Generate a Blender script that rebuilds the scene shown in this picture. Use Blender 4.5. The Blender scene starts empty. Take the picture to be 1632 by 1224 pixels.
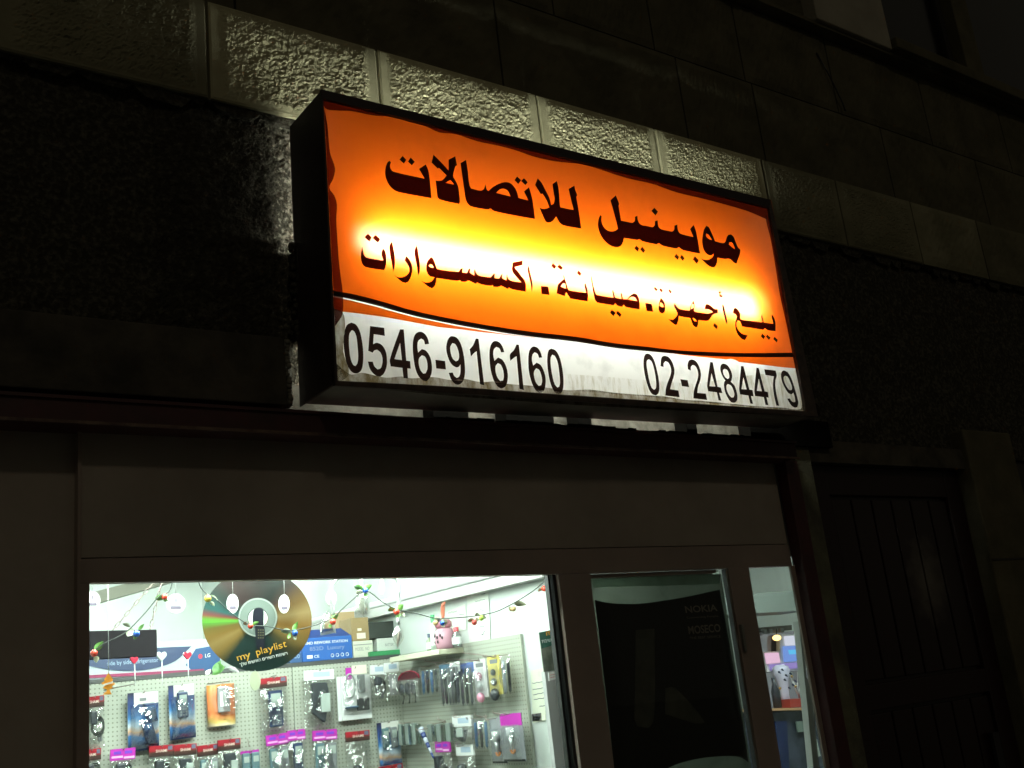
import bpy, bmesh, math, random
from mathutils import Vector, Matrix, noise
random.seed(11)
SC = bpy.context.scene
COL = SC.collection

# ------------------------------------------------------------------ camera
YAW, PITCH, ROLL, FPX = 0.63960461, 0.27445922, -0.10971895, 1696.69
CAM = Vector((0, 0, 1.67))
cy, sy, cp, sp, cr, sr = (math.cos(YAW), math.sin(YAW), math.cos(PITCH), math.sin(PITCH),
                          math.cos(ROLL), math.sin(ROLL))
FW = Vector((sy*cp, cy*cp, sp)); RT0 = Vector((cy, -sy, 0)); UP0 = RT0.cross(FW)
RT = RT0*cr + UP0*sr; UP = -RT0*sr + UP0*cr
cam_d = bpy.data.cameras.new('camera'); cam = bpy.data.objects.new('camera', cam_d); COL.objects.link(cam)
cam_d.sensor_width = 36; cam_d.lens = FPX/1632*36; cam_d.clip_start = 0.05; cam_d.clip_end = 400
m3 = Matrix((RT, UP, -FW)).transposed()
cam.matrix_world = Matrix.Translation(CAM) @ m3.to_4x4()
SC.camera = cam

# ------------------------------------------------------------------ night sky, street light, exposure
W = bpy.data.worlds.new('World'); SC.world = W; W.use_nodes = True
bgn = W.node_tree.nodes['Background']
bgn.inputs[0].default_value = (1.0, 0.90, 0.66, 1); bgn.inputs[1].default_value = 0.029
sun_d = bpy.data.lights.new('street_light', 'SUN'); sun_d.energy = 0.11; sun_d.angle = math.radians(4)
sun_d.color = (1, 0.88, 0.66)
sun = bpy.data.objects.new('street_light', sun_d); COL.objects.link(sun)
sun.rotation_euler = Vector((0.25, 0.78, -0.57)).to_track_quat('-Z', 'Y').to_euler()
vs = SC.view_settings
vs.view_transform = 'Standard'; vs.look = 'None'; vs.exposure = 0; vs.gamma = 1; vs.use_curve_mapping = False
SC.render.engine = 'CYCLES'
SC.cycles.max_bounces = 10; SC.cycles.transparent_max_bounces = 16
SC.cycles.use_denoising = True
SC.cycles.caustics_reflective = False; SC.cycles.caustics_refractive = False
SC.cycles.sample_clamp_indirect = 4

# ------------------------------------------------------------------ projection from photo pixels onto real planes
def ray(px, py): return FW + RT*((px-816)/FPX) - UP*((py-612)/FPX)
def at(px, py, Y):
    d = ray(px, py); return CAM + d*(Y/d.y)
def atx(px, py, X):
    d = ray(px, py); return CAM + d*(X/d.x)
def hit(px, py, p0, n):
    d = ray(px, py); return CAM + d*((p0-CAM).dot(n)/d.dot(n))

# ------------------------------------------------------------------ materials
def nt(name):
    m = bpy.data.materials.new(name); m.use_nodes = True
    t = m.node_tree; t.nodes.clear()
    o = t.nodes.new('ShaderNodeOutputMaterial')
    return m, t, o
def N(t, kind, **kw):
    n = t.nodes.new(kind)
    for k, v in kw.items(): setattr(n, k, v)
    return n
def coords(t, scale=1.0, kind='Object'):
    c = N(t, 'ShaderNodeTexCoord'); mp = N(t, 'ShaderNodeMapping')
    mp.inputs['Scale'].default_value = (scale,)*3 if not isinstance(scale, (tuple, list)) else scale
    t.links.new(c.outputs[kind], mp.inputs[0]); return mp.outputs[0]
def ntex(t, vec, scale, detail=4, rough=.6):
    n = N(t, 'ShaderNodeTexNoise'); n.inputs['Scale'].default_value = scale
    n.inputs['Detail'].default_value = detail; n.inputs['Roughness'].default_value = rough
    t.links.new(vec, n.inputs['Vector']); return n.outputs['Fac']
def ramp(t, fac, stops):
    r = N(t, 'ShaderNodeValToRGB'); e = r.color_ramp.elements
    while len(e) < len(stops): e.new(.5)
    for el, (p, c) in zip(e, stops): el.position = p; el.color = (*c, 1) if len(c) == 3 else c
    t.links.new(fac, r.inputs[0]); return r.outputs[0]
MATS = {}
def mat(name, col, rough=.6, metal=0., col2=None, nscale=8, bump=None, spec=.5, coat=0, lo=.35, hi=.65):
    if name in MATS: return MATS[name]
    m, t, o = nt(name); b = N(t, 'ShaderNodeBsdfPrincipled'); t.links.new(b.outputs[0], o.inputs[0])
    b.inputs['Roughness'].default_value = rough; b.inputs['Metallic'].default_value = metal
    b.inputs['Specular IOR Level'].default_value = spec; b.inputs['Coat Weight'].default_value = coat
    b.inputs['Base Color'].default_value = (*col, 1)
    v = coords(t)
    if col2 is not None:
        f = ntex(t, v, nscale); t.links.new(ramp(t, f, [(lo, col), (hi, col2)]), b.inputs['Base Color'])
    if bump:
        bn = N(t, 'ShaderNodeBump'); bn.inputs['Strength'].default_value = bump[1]
        bn.inputs['Distance'].default_value = bump[2] if len(bump) > 2 else .01
        t.links.new(ntex(t, v, bump[0], 6), bn.inputs['Height']); t.links.new(bn.outputs[0], b.inputs['Normal'])
    MATS[name] = m; return m
def emit(name, col, s):
    m, t, o = nt(name); e = N(t, 'ShaderNodeEmission'); e.inputs[0].default_value = (*col, 1); e.inputs[1].default_value = s
    t.links.new(e.outputs[0], o.inputs[0]); return m
def sheet(name, col, dif, dirt=(.75, 8), fwd=0.):
    """backlit sign sheet: scatters the lamp's light, part of it only hazily (fwd), a little grime in it"""
    m, t, o = nt(name)
    tr = N(t, 'ShaderNodeBsdfTranslucent'); df = N(t, 'ShaderNodeBsdfDiffuse'); mx = N(t, 'ShaderNodeMixShader')
    df.inputs[0].default_value = (*dif, 1); mx.inputs[0].default_value = .12
    v = coords(t); f = ntex(t, v, dirt[1], 6)
    dark = tuple(c*dirt[0] for c in col)
    t.links.new(ramp(t, f, [(.3, dark), (.5, col)]), tr.inputs[0])
    t.links.new(tr.outputs[0], mx.inputs[1]); t.links.new(df.outputs[0], mx.inputs[2])
    if fwd:
        rf = N(t, 'ShaderNodeBsdfRefraction'); rf.inputs['Color'].default_value = (1, 1, .72, 1)
        rf.inputs['Roughness'].default_value = 1.0; rf.inputs['IOR'].default_value = 2.6
        m2 = N(t, 'ShaderNodeMixShader'); m2.inputs[0].default_value = fwd
        t.links.new(mx.outputs[0], m2.inputs[1]); t.links.new(rf.outputs[0], m2.inputs[2]); t.links.new(m2.outputs[0], o.inputs[0]); return m
    t.links.new(mx.outputs[0], o.inputs[0]); return m
def film(name, tint, body=(.01, .008, .008), fac=.5, rough=.4, patchy=None):
    """thin tinted film stuck on another surface"""
    m, t, o = nt(name)
    tp = N(t, 'ShaderNodeBsdfTransparent'); tp.inputs[0].default_value = (*tint, 1)
    pr = N(t, 'ShaderNodeBsdfPrincipled'); pr.inputs['Base Color'].default_value = (*body, 1); pr.inputs['Roughness'].default_value = rough
    mx = N(t, 'ShaderNodeMixShader'); mx.inputs[0].default_value = fac
    if patchy:
        v = coords(t, patchy[0]); f = ntex(t, v, 1, 8, .7)
        t.links.new(ramp(t, f, [(patchy[1], (1, 1, 1)), (patchy[2], tint)]), tp.inputs[0])
    t.links.new(tp.outputs[0], mx.inputs[1]); t.links.new(pr.outputs[0], mx.inputs[2])
    t.links.new(mx.outputs[0], o.inputs[0]); return m
def clear(name, fac=.25, rough=.12, tint=(1, 1, 1), bump=None, gl=(1, 1, 1), k=.5):
    m, t, o = nt(name)
    tp = N(t, 'ShaderNodeBsdfTransparent'); tp.inputs[0].default_value = (*tint, 1)
    g = N(t, 'ShaderNodeBsdfGlossy'); g.inputs['Roughness'].default_value = rough; g.inputs['Color'].default_value = (*gl, 1)
    mx = N(t, 'ShaderNodeMixShader')
    lw = N(t, 'ShaderNodeLayerWeight'); lw.inputs['Blend'].default_value = .35
    ma = N(t, 'ShaderNodeMath', operation='MULTIPLY_ADD'); ma.inputs[1].default_value = k; ma.inputs[2].default_value = fac
    t.links.new(lw.outputs['Fresnel'], ma.inputs[0]); t.links.new(ma.outputs[0], mx.inputs[0])
    if bump:
        bn = N(t, 'ShaderNodeBump'); bn.inputs['Strength'].default_value = bump[1]; bn.inputs['Distance'].default_value = .01
        t.links.new(ntex(t, coords(t), bump[0], 3), bn.inputs['Height'])
        t.links.new(bn.outputs[0], g.inputs['Normal']); t.links.new(bn.outputs[0], lw.inputs['Normal'])
    t.links.new(tp.outputs[0], mx.inputs[1]); t.links.new(g.outputs[0], mx.inputs[2])
    t.links.new(mx.outputs[0], o.inputs[0]); return m

# ------------------------------------------------------------------ mesh helpers
WM = {}
def link(o, parent=None, wm=None):
    COL.objects.link(o)
    if parent is not None: o.parent = parent
    return o
def wmat(o): return WM.get(o.name, Matrix.Identity(4))
def thing(name, label, cat, loc=(0, 0, 0), rz=0., group=None, kind=None):
    o = bpy.data.objects.new(name, None); COL.objects.link(o)
    o.empty_display_size = .05
    o.location = loc; o.rotation_euler = (0, 0, rz)
    WM[o.name] = Matrix.Translation(Vector(loc)) @ Matrix.Rotation(rz, 4, 'Z')
    tag(o, label, cat, group, kind); return o
def tag(o, label=None, cat=None, group=None, kind=None):
    if label: o['label'] = label
    if cat: o['category'] = cat
    if group: o['group'] = group
    if kind: o['kind'] = kind
    return o
class MB:
    def __init__(s): s.v = []; s.f = []; s.sm = []
    def add(s, v, f, smooth=False):
        b = len(s.v); s.v += [Vector(p) for p in v]
        s.f += [tuple(i+b for i in q) for q in f]; s.sm += [smooth]*len(f); return s
    def box(s, x0, x1, y0, y1, z0, z1):
        return s.add([(x0,y0,z0),(x1,y0,z0),(x1,y1,z0),(x0,y1,z0),(x0,y0,z1),(x1,y0,z1),(x1,y1,z1),(x0,y1,z1)],
                     [(0,3,2,1),(4,5,6,7),(0,1,5,4),(1,2,6,5),(2,3,7,6),(3,0,4,7)])
    def prism(s, pts, off):
        n = len(pts); pts = [Vector(p) for p in pts]; off = Vector(off)
        v = pts + [p+off for p in pts]
        return s.add(v, [tuple(range(n)), tuple(range(2*n-1, n-1, -1))] + [(i, i+n, (i+1) % n+n, (i+1) % n) for i in range(n)])
    def tube(s, path, r, seg=8, caps=True):
        path = [Vector(p) for p in path]; n = len(path); v = []; f = []
        for i, p in enumerate(path):
            d = (path[min(i+1, n-1)]-path[max(i-1, 0)]).normalized()
            a = d.cross(Vector((0, 0, 1)))
            if a.length < .1: a = d.cross(Vector((1, 0, 0)))
            a.normalize(); b = d.cross(a)
            rr = r[i] if isinstance(r, (list, tuple)) else r
            for k in range(seg):
                an = 2*math.pi*k/seg; v.append(p + a*(rr*math.cos(an)) + b*(rr*math.sin(an)))
        for i in range(n-1):
            for k in range(seg):
                f.append((i*seg+k, i*seg+(k+1) % seg, (i+1)*seg+(k+1) % seg, (i+1)*seg+k))
        if caps: f += [tuple(range(seg-1, -1, -1)), tuple((n-1)*seg+k for k in range(seg))]
        return s.add(v, f, True)
    def ball(s, c, r, seg=10, sc=(1, 1, 1)):
        c = Vector(c); v = []; f = []; R = seg//2+1
        for i in range(R+1):
            th = math.pi*i/R
            for k in range(seg):
                ph = 2*math.pi*k/seg
                v.append(c+Vector((r*sc[0]*math.sin(th)*math.cos(ph), r*sc[1]*math.sin(th)*math.sin(ph), r*sc[2]*math.cos(th))))
        for i in range(R):
            for k in range(seg): f.append((i*seg+k, (i+1)*seg+k, (i+1)*seg+(k+1) % seg, i*seg+(k+1) % seg))
        return s.add(v, f, True)
    def lathe(s, c, prof, seg=14):
        c = Vector(c); v = []; f = []
        for (r, z) in prof:
            for k in range(seg):
                a = 2*math.pi*k/seg; v.append(c+Vector((r*math.cos(a), r*math.sin(a), z)))
        for i in range(len(prof)-1):
            for k in range(seg): f.append((i*seg+k, i*seg+(k+1) % seg, (i+1)*seg+(k+1) % seg, (i+1)*seg+k))
        return s.add(v, f, True)
    def build(s, name, m, parent=None, local=False, bevel=0, kind=None, label=None):
        me = bpy.data.meshes.new(name)
        inv = Matrix.Identity(4) if (local or parent is None) else wmat(parent).inverted()
        me.from_pydata([tuple(inv @ p) for p in s.v], [], s.f); me.update()
        if any(s.sm): me.polygons.foreach_set('use_smooth', s.sm)
        me.materials.append(m)
        o = bpy.data.objects.new(name, me); link(o, parent)
        WM[o.name] = wmat(parent) if parent is not None else Matrix.Identity(4)
        if bevel:
            bm = bmesh.new(); bm.from_mesh(me)
            bmesh.ops.bevel(bm, geom=[e for e in bm.edges if e.is_manifold and e.calc_face_angle(0) > .7], offset=bevel, segments=2, affect='EDGES', profile=.5)
            bm.to_mesh(me); bm.free()
        if kind: o['kind'] = kind
        if label: o['label'] = label
        return o
def smooth_loop(pts, sub=4, corner=48):
    n = len(pts); P = [Vector((p[0], p[1])) for p in pts]; out = []
    cor = []
    for i in range(n):
        a = P[i]-P[i-1]; b = P[(i+1) % n]-P[i]
        ang = abs(math.degrees(a.angle(b))) if a.length > 1e-6 and b.length > 1e-6 else 0
        cor.append(ang > corner)
    for i in range(n):
        p0, p1, p2, p3 = P[i-1], P[i], P[(i+1) % n], P[(i+2) % n]
        L = (p2-p1).length
        t1 = (p2-p1) if cor[i] else (p2-p0).normalized()*L
        t2 = (p2-p1) if cor[(i+1) % n] else (p3-p1).normalized()*L
        for k in range(sub):
            t = k/sub
            h00 = 2*t**3-3*t*t+1; h10 = t**3-2*t*t+t; h01 = -2*t**3+3*t*t; h11 = t**3-t*t
            out.append(p1*h00+t1*h10+p2*h01+t2*h11)
        if cor[i] and cor[(i+1) % n]:
            del out[-(sub-1):]
    return out
def fill2d(loops):
    c = bpy.data.curves.new('outline', 'CURVE'); c.dimensions = '2D'; c.fill_mode = 'BOTH'
    for lp in loops:
        s = c.splines.new('POLY'); s.points.add(len(lp)-1); s.use_cyclic_u = True
        for q, p in zip(s.points, lp): q.co = (p[0], p[1], 0, 1)
    o = bpy.data.objects.new('outline', c); COL.objects.link(o)
    me = bpy.data.meshes.new_from_object(o.evaluated_get(bpy.context.evaluated_depsgraph_get()))
    vs_ = [v.co.copy() for v in me.vertices]; fs = [tuple(p.vertices) for p in me.polygons]
    bpy.data.objects.remove(o); bpy.data.curves.remove(c); bpy.data.meshes.remove(me)
    return vs_, fs
def px_shape(name, loops, fn, m, parent, smooth=True, corner=48, label=None):
    """flat print: outline loops (photo pixels) laid on a plane by fn"""
    lps = [smooth_loop(l, 4, corner) if smooth else [Vector(p) for p in l] for l in loops]
    v, f = fill2d([[(p.x-816, 612-p.y) for p in l] for l in lps])
    b = MB().add([fn(p.x+816, 612-p.y) for p in v], f)
    return b.build(name, m, parent, label=label)
TXT = {}
def text_vf(s, bold=0.):
    key = (s, bold)
    if key not in TXT:
        c = bpy.data.curves.new('text', 'FONT'); c.body = s; c.resolution_u = 3; c.offset = bold
        o = bpy.data.objects.new('text', c); COL.objects.link(o)
        me = bpy.data.meshes.new_from_object(o.evaluated_get(bpy.context.evaluated_depsgraph_get()))
        v = [p.co.copy() for p in me.vertices]; f = [tuple(p.vertices) for p in me.polygons]
        bpy.data.objects.remove(o); bpy.data.curves.remove(c); bpy.data.meshes.remove(me)
        x0 = min(p.x for p in v); x1 = max(p.x for p in v); y0 = min(p.y for p in v); y1 = max(p.y for p in v)
        TXT[key] = ([((p.x-x0)/(x1-x0), (p.y-y0)/(y1-y0)) for p in v], f)
    return TXT[key]
def text_on(name, s, fn, m, parent, local=False, bold=0., mb=None):
    """fn(u, v) gives the point for text box coordinates 0..1"""
    v, f = text_vf(s, bold)
    if mb is not None: mb.add([fn(a, b) for a, b in v], f); return mb
    return MB().add([fn(a, b) for a, b in v], f).build(name, m, parent, local)
def quad_fn(tl, tr, bl, br=None):
    """text box on four photo pixels -> photo pixel"""
    tl, tr, bl = Vector(tl), Vector(tr), Vector(bl); br = Vector(br) if br else tr+bl-tl
    return lambda u, v: (bl*(1-u)+br*u)*(1-v)+(tl*(1-u)+tr*u)*v

# ------------------------------------------------------------------ common materials
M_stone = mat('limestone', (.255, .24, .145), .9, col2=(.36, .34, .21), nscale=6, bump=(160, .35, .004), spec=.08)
M_stone_a = mat('limestone_half_lit', (.125, .118, .072), .9, col2=(.19, .178, .112), nscale=4, bump=(160, .35, .004), spec=.08)
M_stone_c = mat('limestone_unlit', (.085, .08, .049), .9, col2=(.13, .12, .076), nscale=4, bump=(120, .35, .004), spec=.08)
M_stone_b = mat('limestone_sign_lit', (.33, .31, .185), .9, col2=(.45, .425, .26), nscale=7, bump=(160, .35, .004), spec=.08)
M_stone_dk = mat('dark_limestone', (.065, .060, .036), .9, col2=(.10, .09, .056), nscale=5, bump=(70, .5, .006), spec=.08)  # darkest of the limestone tones
M_mortar = mat('joint_mortar', (.03, .027, .02), .95)
M_cement = mat('rough_cement', (.032, .029, .021), .95, col2=(.085, .08, .06), nscale=60, bump=(60, .9, .015), spec=.08, lo=.46, hi=.66)
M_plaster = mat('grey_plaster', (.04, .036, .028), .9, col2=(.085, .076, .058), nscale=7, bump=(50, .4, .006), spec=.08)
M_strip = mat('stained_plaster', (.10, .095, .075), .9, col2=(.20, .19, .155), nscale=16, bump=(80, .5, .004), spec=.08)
M_red = mat('maroon_paint', (.055, .010, .011), .55, col2=(.032, .008, .008), nscale=9, bump=(40, .25, .004))
M_alu = mat('brown_aluminium', (.31, .265, .215), .42, metal=.0, col2=(.225, .19, .155), nscale=2.2)
M_alu2 = mat('brown_aluminium_frame', (.27, .21, .175), .4, col2=(.22, .175, .148), nscale=4)
M_gasket = mat('black_gasket', (.006, .006, .006), .4)
M_bead = mat('bare_aluminium', (.55, .6, .56), .35, metal=.6)
M_wallin = mat('shop_white_paint', (.64, .675, .65), .75, col2=(.59, .625, .60), nscale=2.5)
M_floor = mat('floor_tile', (.45, .43, .4), .4)
M_glass = clear('window_glass', .003, .02, (.96, .985, .97), k=.03)
M_black = mat('black_plastic', (.012, .012, .013), .4)
M_white = mat('white_card', (.8, .8, .8), .6)
M_chrome = mat('chrome', (.85, .85, .86), .3, metal=.7)
M_wire = mat('hook_wire', (.45, .36, .33), .35, metal=.8)
M_dark = mat('dark_cord', (.03, .035, .03), .6)

# ================================================================== GROUND
MB().box(-40, 40, -40, 2.1, -.3, 0.0).build('road', mat('concrete_road', (.18, .175, .16), .9, col2=(.24, .23, .21), nscale=30, bump=(120, .4, .01)))['kind'] = 'structure'
MB().box(-12, 14, 2.1, 2.94, -.05, .13).build('pavement', mat('paving', (.38, .36, .32), .85, col2=(.46, .44, .39), nscale=4))['kind'] = 'structure'

# ================================================================== BUILDING
bld = thing('stone_building', 'night facade of pitched limestone blocks above the brown shop front', 'building', (2.3, 3.4, 0))
def stone(x0, x1, z0, z1, yf, rough, m, nx=None, margin=.034, seed=0, joint=.006, gx=.009):
    x0 += gx*.5; x1 -= gx*.5; z0 += joint*.5; z1 -= joint*.5
    fine = nx is None; nx = nx or int((x1-x0)/.0062); nz = int((z1-z0)/.0062) if fine else 14
    v = []; f = []
    for j in range(nz+1):
        for i in range(nx+1):
            x = x0+(x1-x0)*i/nx; z = z0+(z1-z0)*j/nz
            e = min(x-x0, x1-x)-margin; ez = min(z-z0, z1-z)-margin*.35
            k = max(0., min(1., min(e/.02, ez/.02)))
            p = Vector((x*9, z*9, seed*3.1))
            h = .4+(.25+.1*seed % .35)*noise.noise(p) + .4*noise.noise(p*3.3) + .6*noise.noise(Vector((p.x*7.5, p.y*10, p.z))) + .75*noise.noise(p*15.)
            y = yf - k*rough*(.45+h*.8)
            if i in (0, nx) or j in (0, nz): y = yf+.004
            v.append((x, y, z))
    for j in range(nz):
        for i in range(nx):
            a = j*(nx+1)+i; f.append((a, a+1, a+nx+2, a+nx+1))
    b = len(v)
    fr = [0, nx, (nz+1)*(nx+1)-1, nz*(nx+1)]
    for q in fr: v.append((v[q][0], yf+.09, v[q][2]))
    # sides: fans along the border
    brd = [list(range(0, nx+1)), [j*(nx+1)+nx for j in range(nz+1)], [nz*(nx+1)+i for i in range(nx, -1, -1)], [j*(nx+1) for j in range(nz, -1, -1)]]
    for s_, (ed) in enumerate(brd):
        f.append(tuple(reversed(ed)) + (b+s_, b+(s_+1) % 4))
    mb = MB(); mb.add(v, f, False)
    return mb.build('stone', m, bld)
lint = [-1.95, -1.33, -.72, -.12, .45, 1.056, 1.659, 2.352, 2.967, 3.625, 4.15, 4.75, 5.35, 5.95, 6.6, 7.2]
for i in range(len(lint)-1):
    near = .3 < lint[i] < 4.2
    stone(lint[i], lint[i+1], 3.49, 3.841, 2.80, 0.0070, M_stone_b if i in (6, 7, 8) else M_stone if i in (5,) else M_stone_a if near or i == 11 else M_stone_c, None if near else 30, seed=i)  # sign glow put into the tones: pale blocks above it, darker ones outward
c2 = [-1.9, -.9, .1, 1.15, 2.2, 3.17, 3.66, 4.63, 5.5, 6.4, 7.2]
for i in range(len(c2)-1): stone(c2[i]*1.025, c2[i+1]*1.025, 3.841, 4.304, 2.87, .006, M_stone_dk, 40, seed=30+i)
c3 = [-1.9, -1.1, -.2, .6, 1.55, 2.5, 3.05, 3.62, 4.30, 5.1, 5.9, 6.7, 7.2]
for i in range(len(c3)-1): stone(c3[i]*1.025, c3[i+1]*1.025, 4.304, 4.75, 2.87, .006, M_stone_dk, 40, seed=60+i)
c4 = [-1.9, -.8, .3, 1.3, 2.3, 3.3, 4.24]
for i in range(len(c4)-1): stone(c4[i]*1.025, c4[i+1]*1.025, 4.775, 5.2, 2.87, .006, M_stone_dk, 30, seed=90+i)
MB().box(-2, 7.4, 2.935, 3.02, 3.49, 6.6).build('wall', M_mortar, bld)
MB().box(-2, 4.24, 2.875, 2.93, 5.21, 6.6).build('wall', M_stone_dk, bld)
MB().box(3.2, 7.4, 2.81, 2.93, 4.752, 4.772).build('ledge', M_stone_dk, bld)
MB().box(4.27, 4.90, 2.79, 2.93, 4.773, 6.6).build('window_jamb', mat('pale_jamb_stone', (.22, .20, .15), .9, col2=(.27, .25, .19), nscale=5, bump=(60, .4, .006)), bld, bevel=.006)
MB().box(4.905, 7.4, 2.76, 2.93, 4.774, 4.84).build('window_sill', M_stone_dk, bld, bevel=.005)
MB().box(5.72, 5.90, 2.82, 2.93, 4.842, 6.6).build('window_jamb', M_stone_dk, bld, bevel=.006)
for (a, b) in ((4.902, 5.718), (5.902, 7.38)):
    fr = MB().box(a, a+.05, 2.89, 2.925, 4.845, 6.6).box(b-.05, b, 2.89, 2.925, 4.845, 6.6).box(a+.05, b-.05, 2.89, 2.925, 4.845, 4.89).build('window', mat('dark_frame', (.02, .018, .016), .5), bld)
    MB().box(a+.05, b-.05, 2.905, 2.915, 4.89, 6.6).build('pane', mat('dark_pane', (.004, .004, .005), .15), fr)

cb = MB().tube([(4.30, 2.858, 4.62), (4.36, 2.852, 4.5), (4.42, 2.85, 4.36), (4.43, 2.85, 4.31)], .004, 6).build('facade_cable', M_gasket)
tag(cb, 'short loose dark cable hanging on the stone facade at the upper right', 'cable')
# recessed rough cement behind the sign (real lumps, jagged top edge)
def cement(x0, x1, z0, z1, yf, step, amp, m, name, jag=0.):
    nx = max(2, int((x1-x0)/step)); nz = max(2, int((z1-z0)/step)); v = []; f = []
    for j in range(nz+1):
        for i in range(nx+1):
            x = x0+(x1-x0)*i/nx; z = z0+(z1-z0)*j/nz
            p = Vector((x*14, z*14, 5.))
            h = noise.noise(p)+.6*noise.noise(p*2.3)+.5*noise.noise(p*5.2)+.4*noise.noise(p*11)
            v.append((x, yf-amp*h, z))
    for j in range(nz):
        for i in range(nx):
            a = j*(nx+1)+i; f.append((a, a+1, a+nx+2, a+nx+1))
    return MB().add(v, f, False).build(name, m, bld)
cement(-2, .94, 2.5, 3.49, 2.850, .05, .010, M_cement, 'cement_infill')
def leak_glow_mat():
    """dark speckled cement, colour lightened towards the sign to imitate its leaking light"""
    m, t, o = nt('cement_leak_glow'); b = N(t, 'ShaderNodeBsdfPrincipled'); t.links.new(b.outputs[0], o.inputs[0]); b.inputs['Roughness'].default_value = .95; b.inputs['Specular IOR Level'].default_value = .05
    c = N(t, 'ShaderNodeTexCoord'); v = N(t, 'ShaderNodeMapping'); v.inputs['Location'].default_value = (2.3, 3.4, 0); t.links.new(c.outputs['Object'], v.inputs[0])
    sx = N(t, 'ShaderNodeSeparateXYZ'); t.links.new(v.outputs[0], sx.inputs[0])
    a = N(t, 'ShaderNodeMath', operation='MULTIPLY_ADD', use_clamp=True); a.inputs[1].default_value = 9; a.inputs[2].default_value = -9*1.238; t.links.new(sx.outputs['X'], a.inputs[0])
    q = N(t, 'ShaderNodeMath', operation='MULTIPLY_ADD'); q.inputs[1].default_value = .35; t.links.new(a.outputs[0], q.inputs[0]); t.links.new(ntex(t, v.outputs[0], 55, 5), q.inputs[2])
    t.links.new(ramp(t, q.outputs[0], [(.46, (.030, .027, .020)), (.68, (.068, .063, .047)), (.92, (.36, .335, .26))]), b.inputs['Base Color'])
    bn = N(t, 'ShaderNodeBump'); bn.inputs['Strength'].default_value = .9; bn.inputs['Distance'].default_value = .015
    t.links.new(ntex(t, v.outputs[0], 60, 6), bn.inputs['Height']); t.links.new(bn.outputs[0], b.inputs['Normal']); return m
cement(.9, 1.40, 2.5, 3.49, 2.842, .0065, .006, leak_glow_mat(), 'cement_infill')
cement(1.40, 3.30, 2.5, 3.49, 2.848, .06, .004, mat('black_cement', (.006, .0055, .0045), .95, spec=.02), 'cement_infill')  # wall behind the sign blackened to soak up bounced lamp light
cement(3.30, 7.2, 2.5, 3.49, 2.842, .05, .010, M_cement, 'cement_infill')
# ragged cement drips hanging under the lintel course
mb = MB(); x = -2.
while x < 7.2:
    w = random.uniform(.06, .2); d = random.uniform(.012, .05)
    if not 1.25 < x < 3.4:
        mb.add([(x, 2.815, 3.494), (x+w, 2.815, 3.494), (x+w*.8, 2.822, 3.494-d), (x+w*.25, 2.822, 3.494-d*.8),
                (x, 2.86, 3.494), (x+w, 2.86, 3.494), (x+w*.8, 2.86, 3.494-d), (x+w*.25, 2.86, 3.494-d*.8)],
               [(0, 3, 2, 1), (0, 4, 7, 3), (3, 7, 6, 2), (2, 6, 5, 1)])
    x += w*.9
mb.build('mortar_drip', M_cement, bld)['kind'] = 'stuff'
# plaster band below left, lit at its right end beside the sign
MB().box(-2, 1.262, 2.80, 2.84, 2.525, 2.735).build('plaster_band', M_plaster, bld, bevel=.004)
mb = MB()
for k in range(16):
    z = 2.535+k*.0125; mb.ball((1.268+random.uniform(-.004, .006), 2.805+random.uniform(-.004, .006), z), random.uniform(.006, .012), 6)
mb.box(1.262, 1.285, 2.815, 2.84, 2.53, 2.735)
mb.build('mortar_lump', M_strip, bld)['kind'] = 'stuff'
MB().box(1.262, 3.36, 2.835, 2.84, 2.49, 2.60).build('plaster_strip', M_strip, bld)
# red steel beam under the sign
B0 = 2.72
MB().box(-2, 3.40, B0, 2.84, 2.420, 2.486).build('steel_beam', M_red, bld, bevel=.004)
MB().box(-2, 3.40, B0-.010, B0-.001, 2.414, 2.422).build('beam_flange', mat('pale_beam_edge', (.14, .09, .06), .5, col2=(.05, .02, .015), nscale=25), bld)  # lower flange in a paler, mottled tone
MB().box(-2, 3.40, B0-.008, B0-.001, 2.478, 2.487).build('beam_flange', M_red, bld)
MB().box(3.36, 4.72, 2.80, 2.842, 2.43, 2.525).build('plaster_band', M_plaster, bld)
# brown aluminium header over the windows and the flush panel at left
MB().box(.688, 3.368, 2.822, 2.85, 2.094, 2.44).build('header_panel', M_alu, bld)
MB().prism([(.688, 2.818, 2.030), (2.2, 2.818, 2.008), (3.368, 2.818, 2.006), (3.368, 2.818, 2.0905), (.688, 2.818, 2.0905)], (0, .032, 0)).build('header_rail', M_alu2, bld)
MB().box(-2, .679, 2.846, 2.88, .13, 2.44).build('side_panel', M_alu, bld)
MB().box(.679, .688, 2.812, 2.88, .13, 2.44).build('panel_trim', M_alu2, bld)
# stiles of the shop front
MB().box(.688, .709, 2.815, 2.86, .13, 2.029).build('window_stile', M_alu2, bld)
MB().box(2.199, 2.334, 2.815, 2.87, .13, 2.006).build('door_post', M_alu2, bld)
MB().box(3.003, 3.115, 2.815, 2.829, .13, 2.006).build('door_post', M_alu2, bld)
MB().box(3.356, 3.380, 2.815, 2.826, .13, 2.006).build('window_stile', M_alu2, bld)
MB().box(.688, 2.199, 2.815, 2.87, .13, .62).build('kick_panel', M_alu2, bld)
MB().box(3.115, 3.356, 2.815, 2.87, .13, .62).build('kick_panel', M_alu2, bld)
for (a, b, z0) in ((.709, 2.199, .62), (3.05, 3.44, .62)):
    w = MB().box(a, b, 2.845, 2.851, z0, 2.03).build('window_pane', M_glass, bld)
MB().box(2.173, 2.182, 2.842, 2.862, .62, 2.012).build('glazing_gasket', M_gasket, bld)
MB().box(2.1875, 2.199, 2.832, 2.862, .62, 2.012).build('glazing_gasket', M_gasket, bld)
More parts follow.
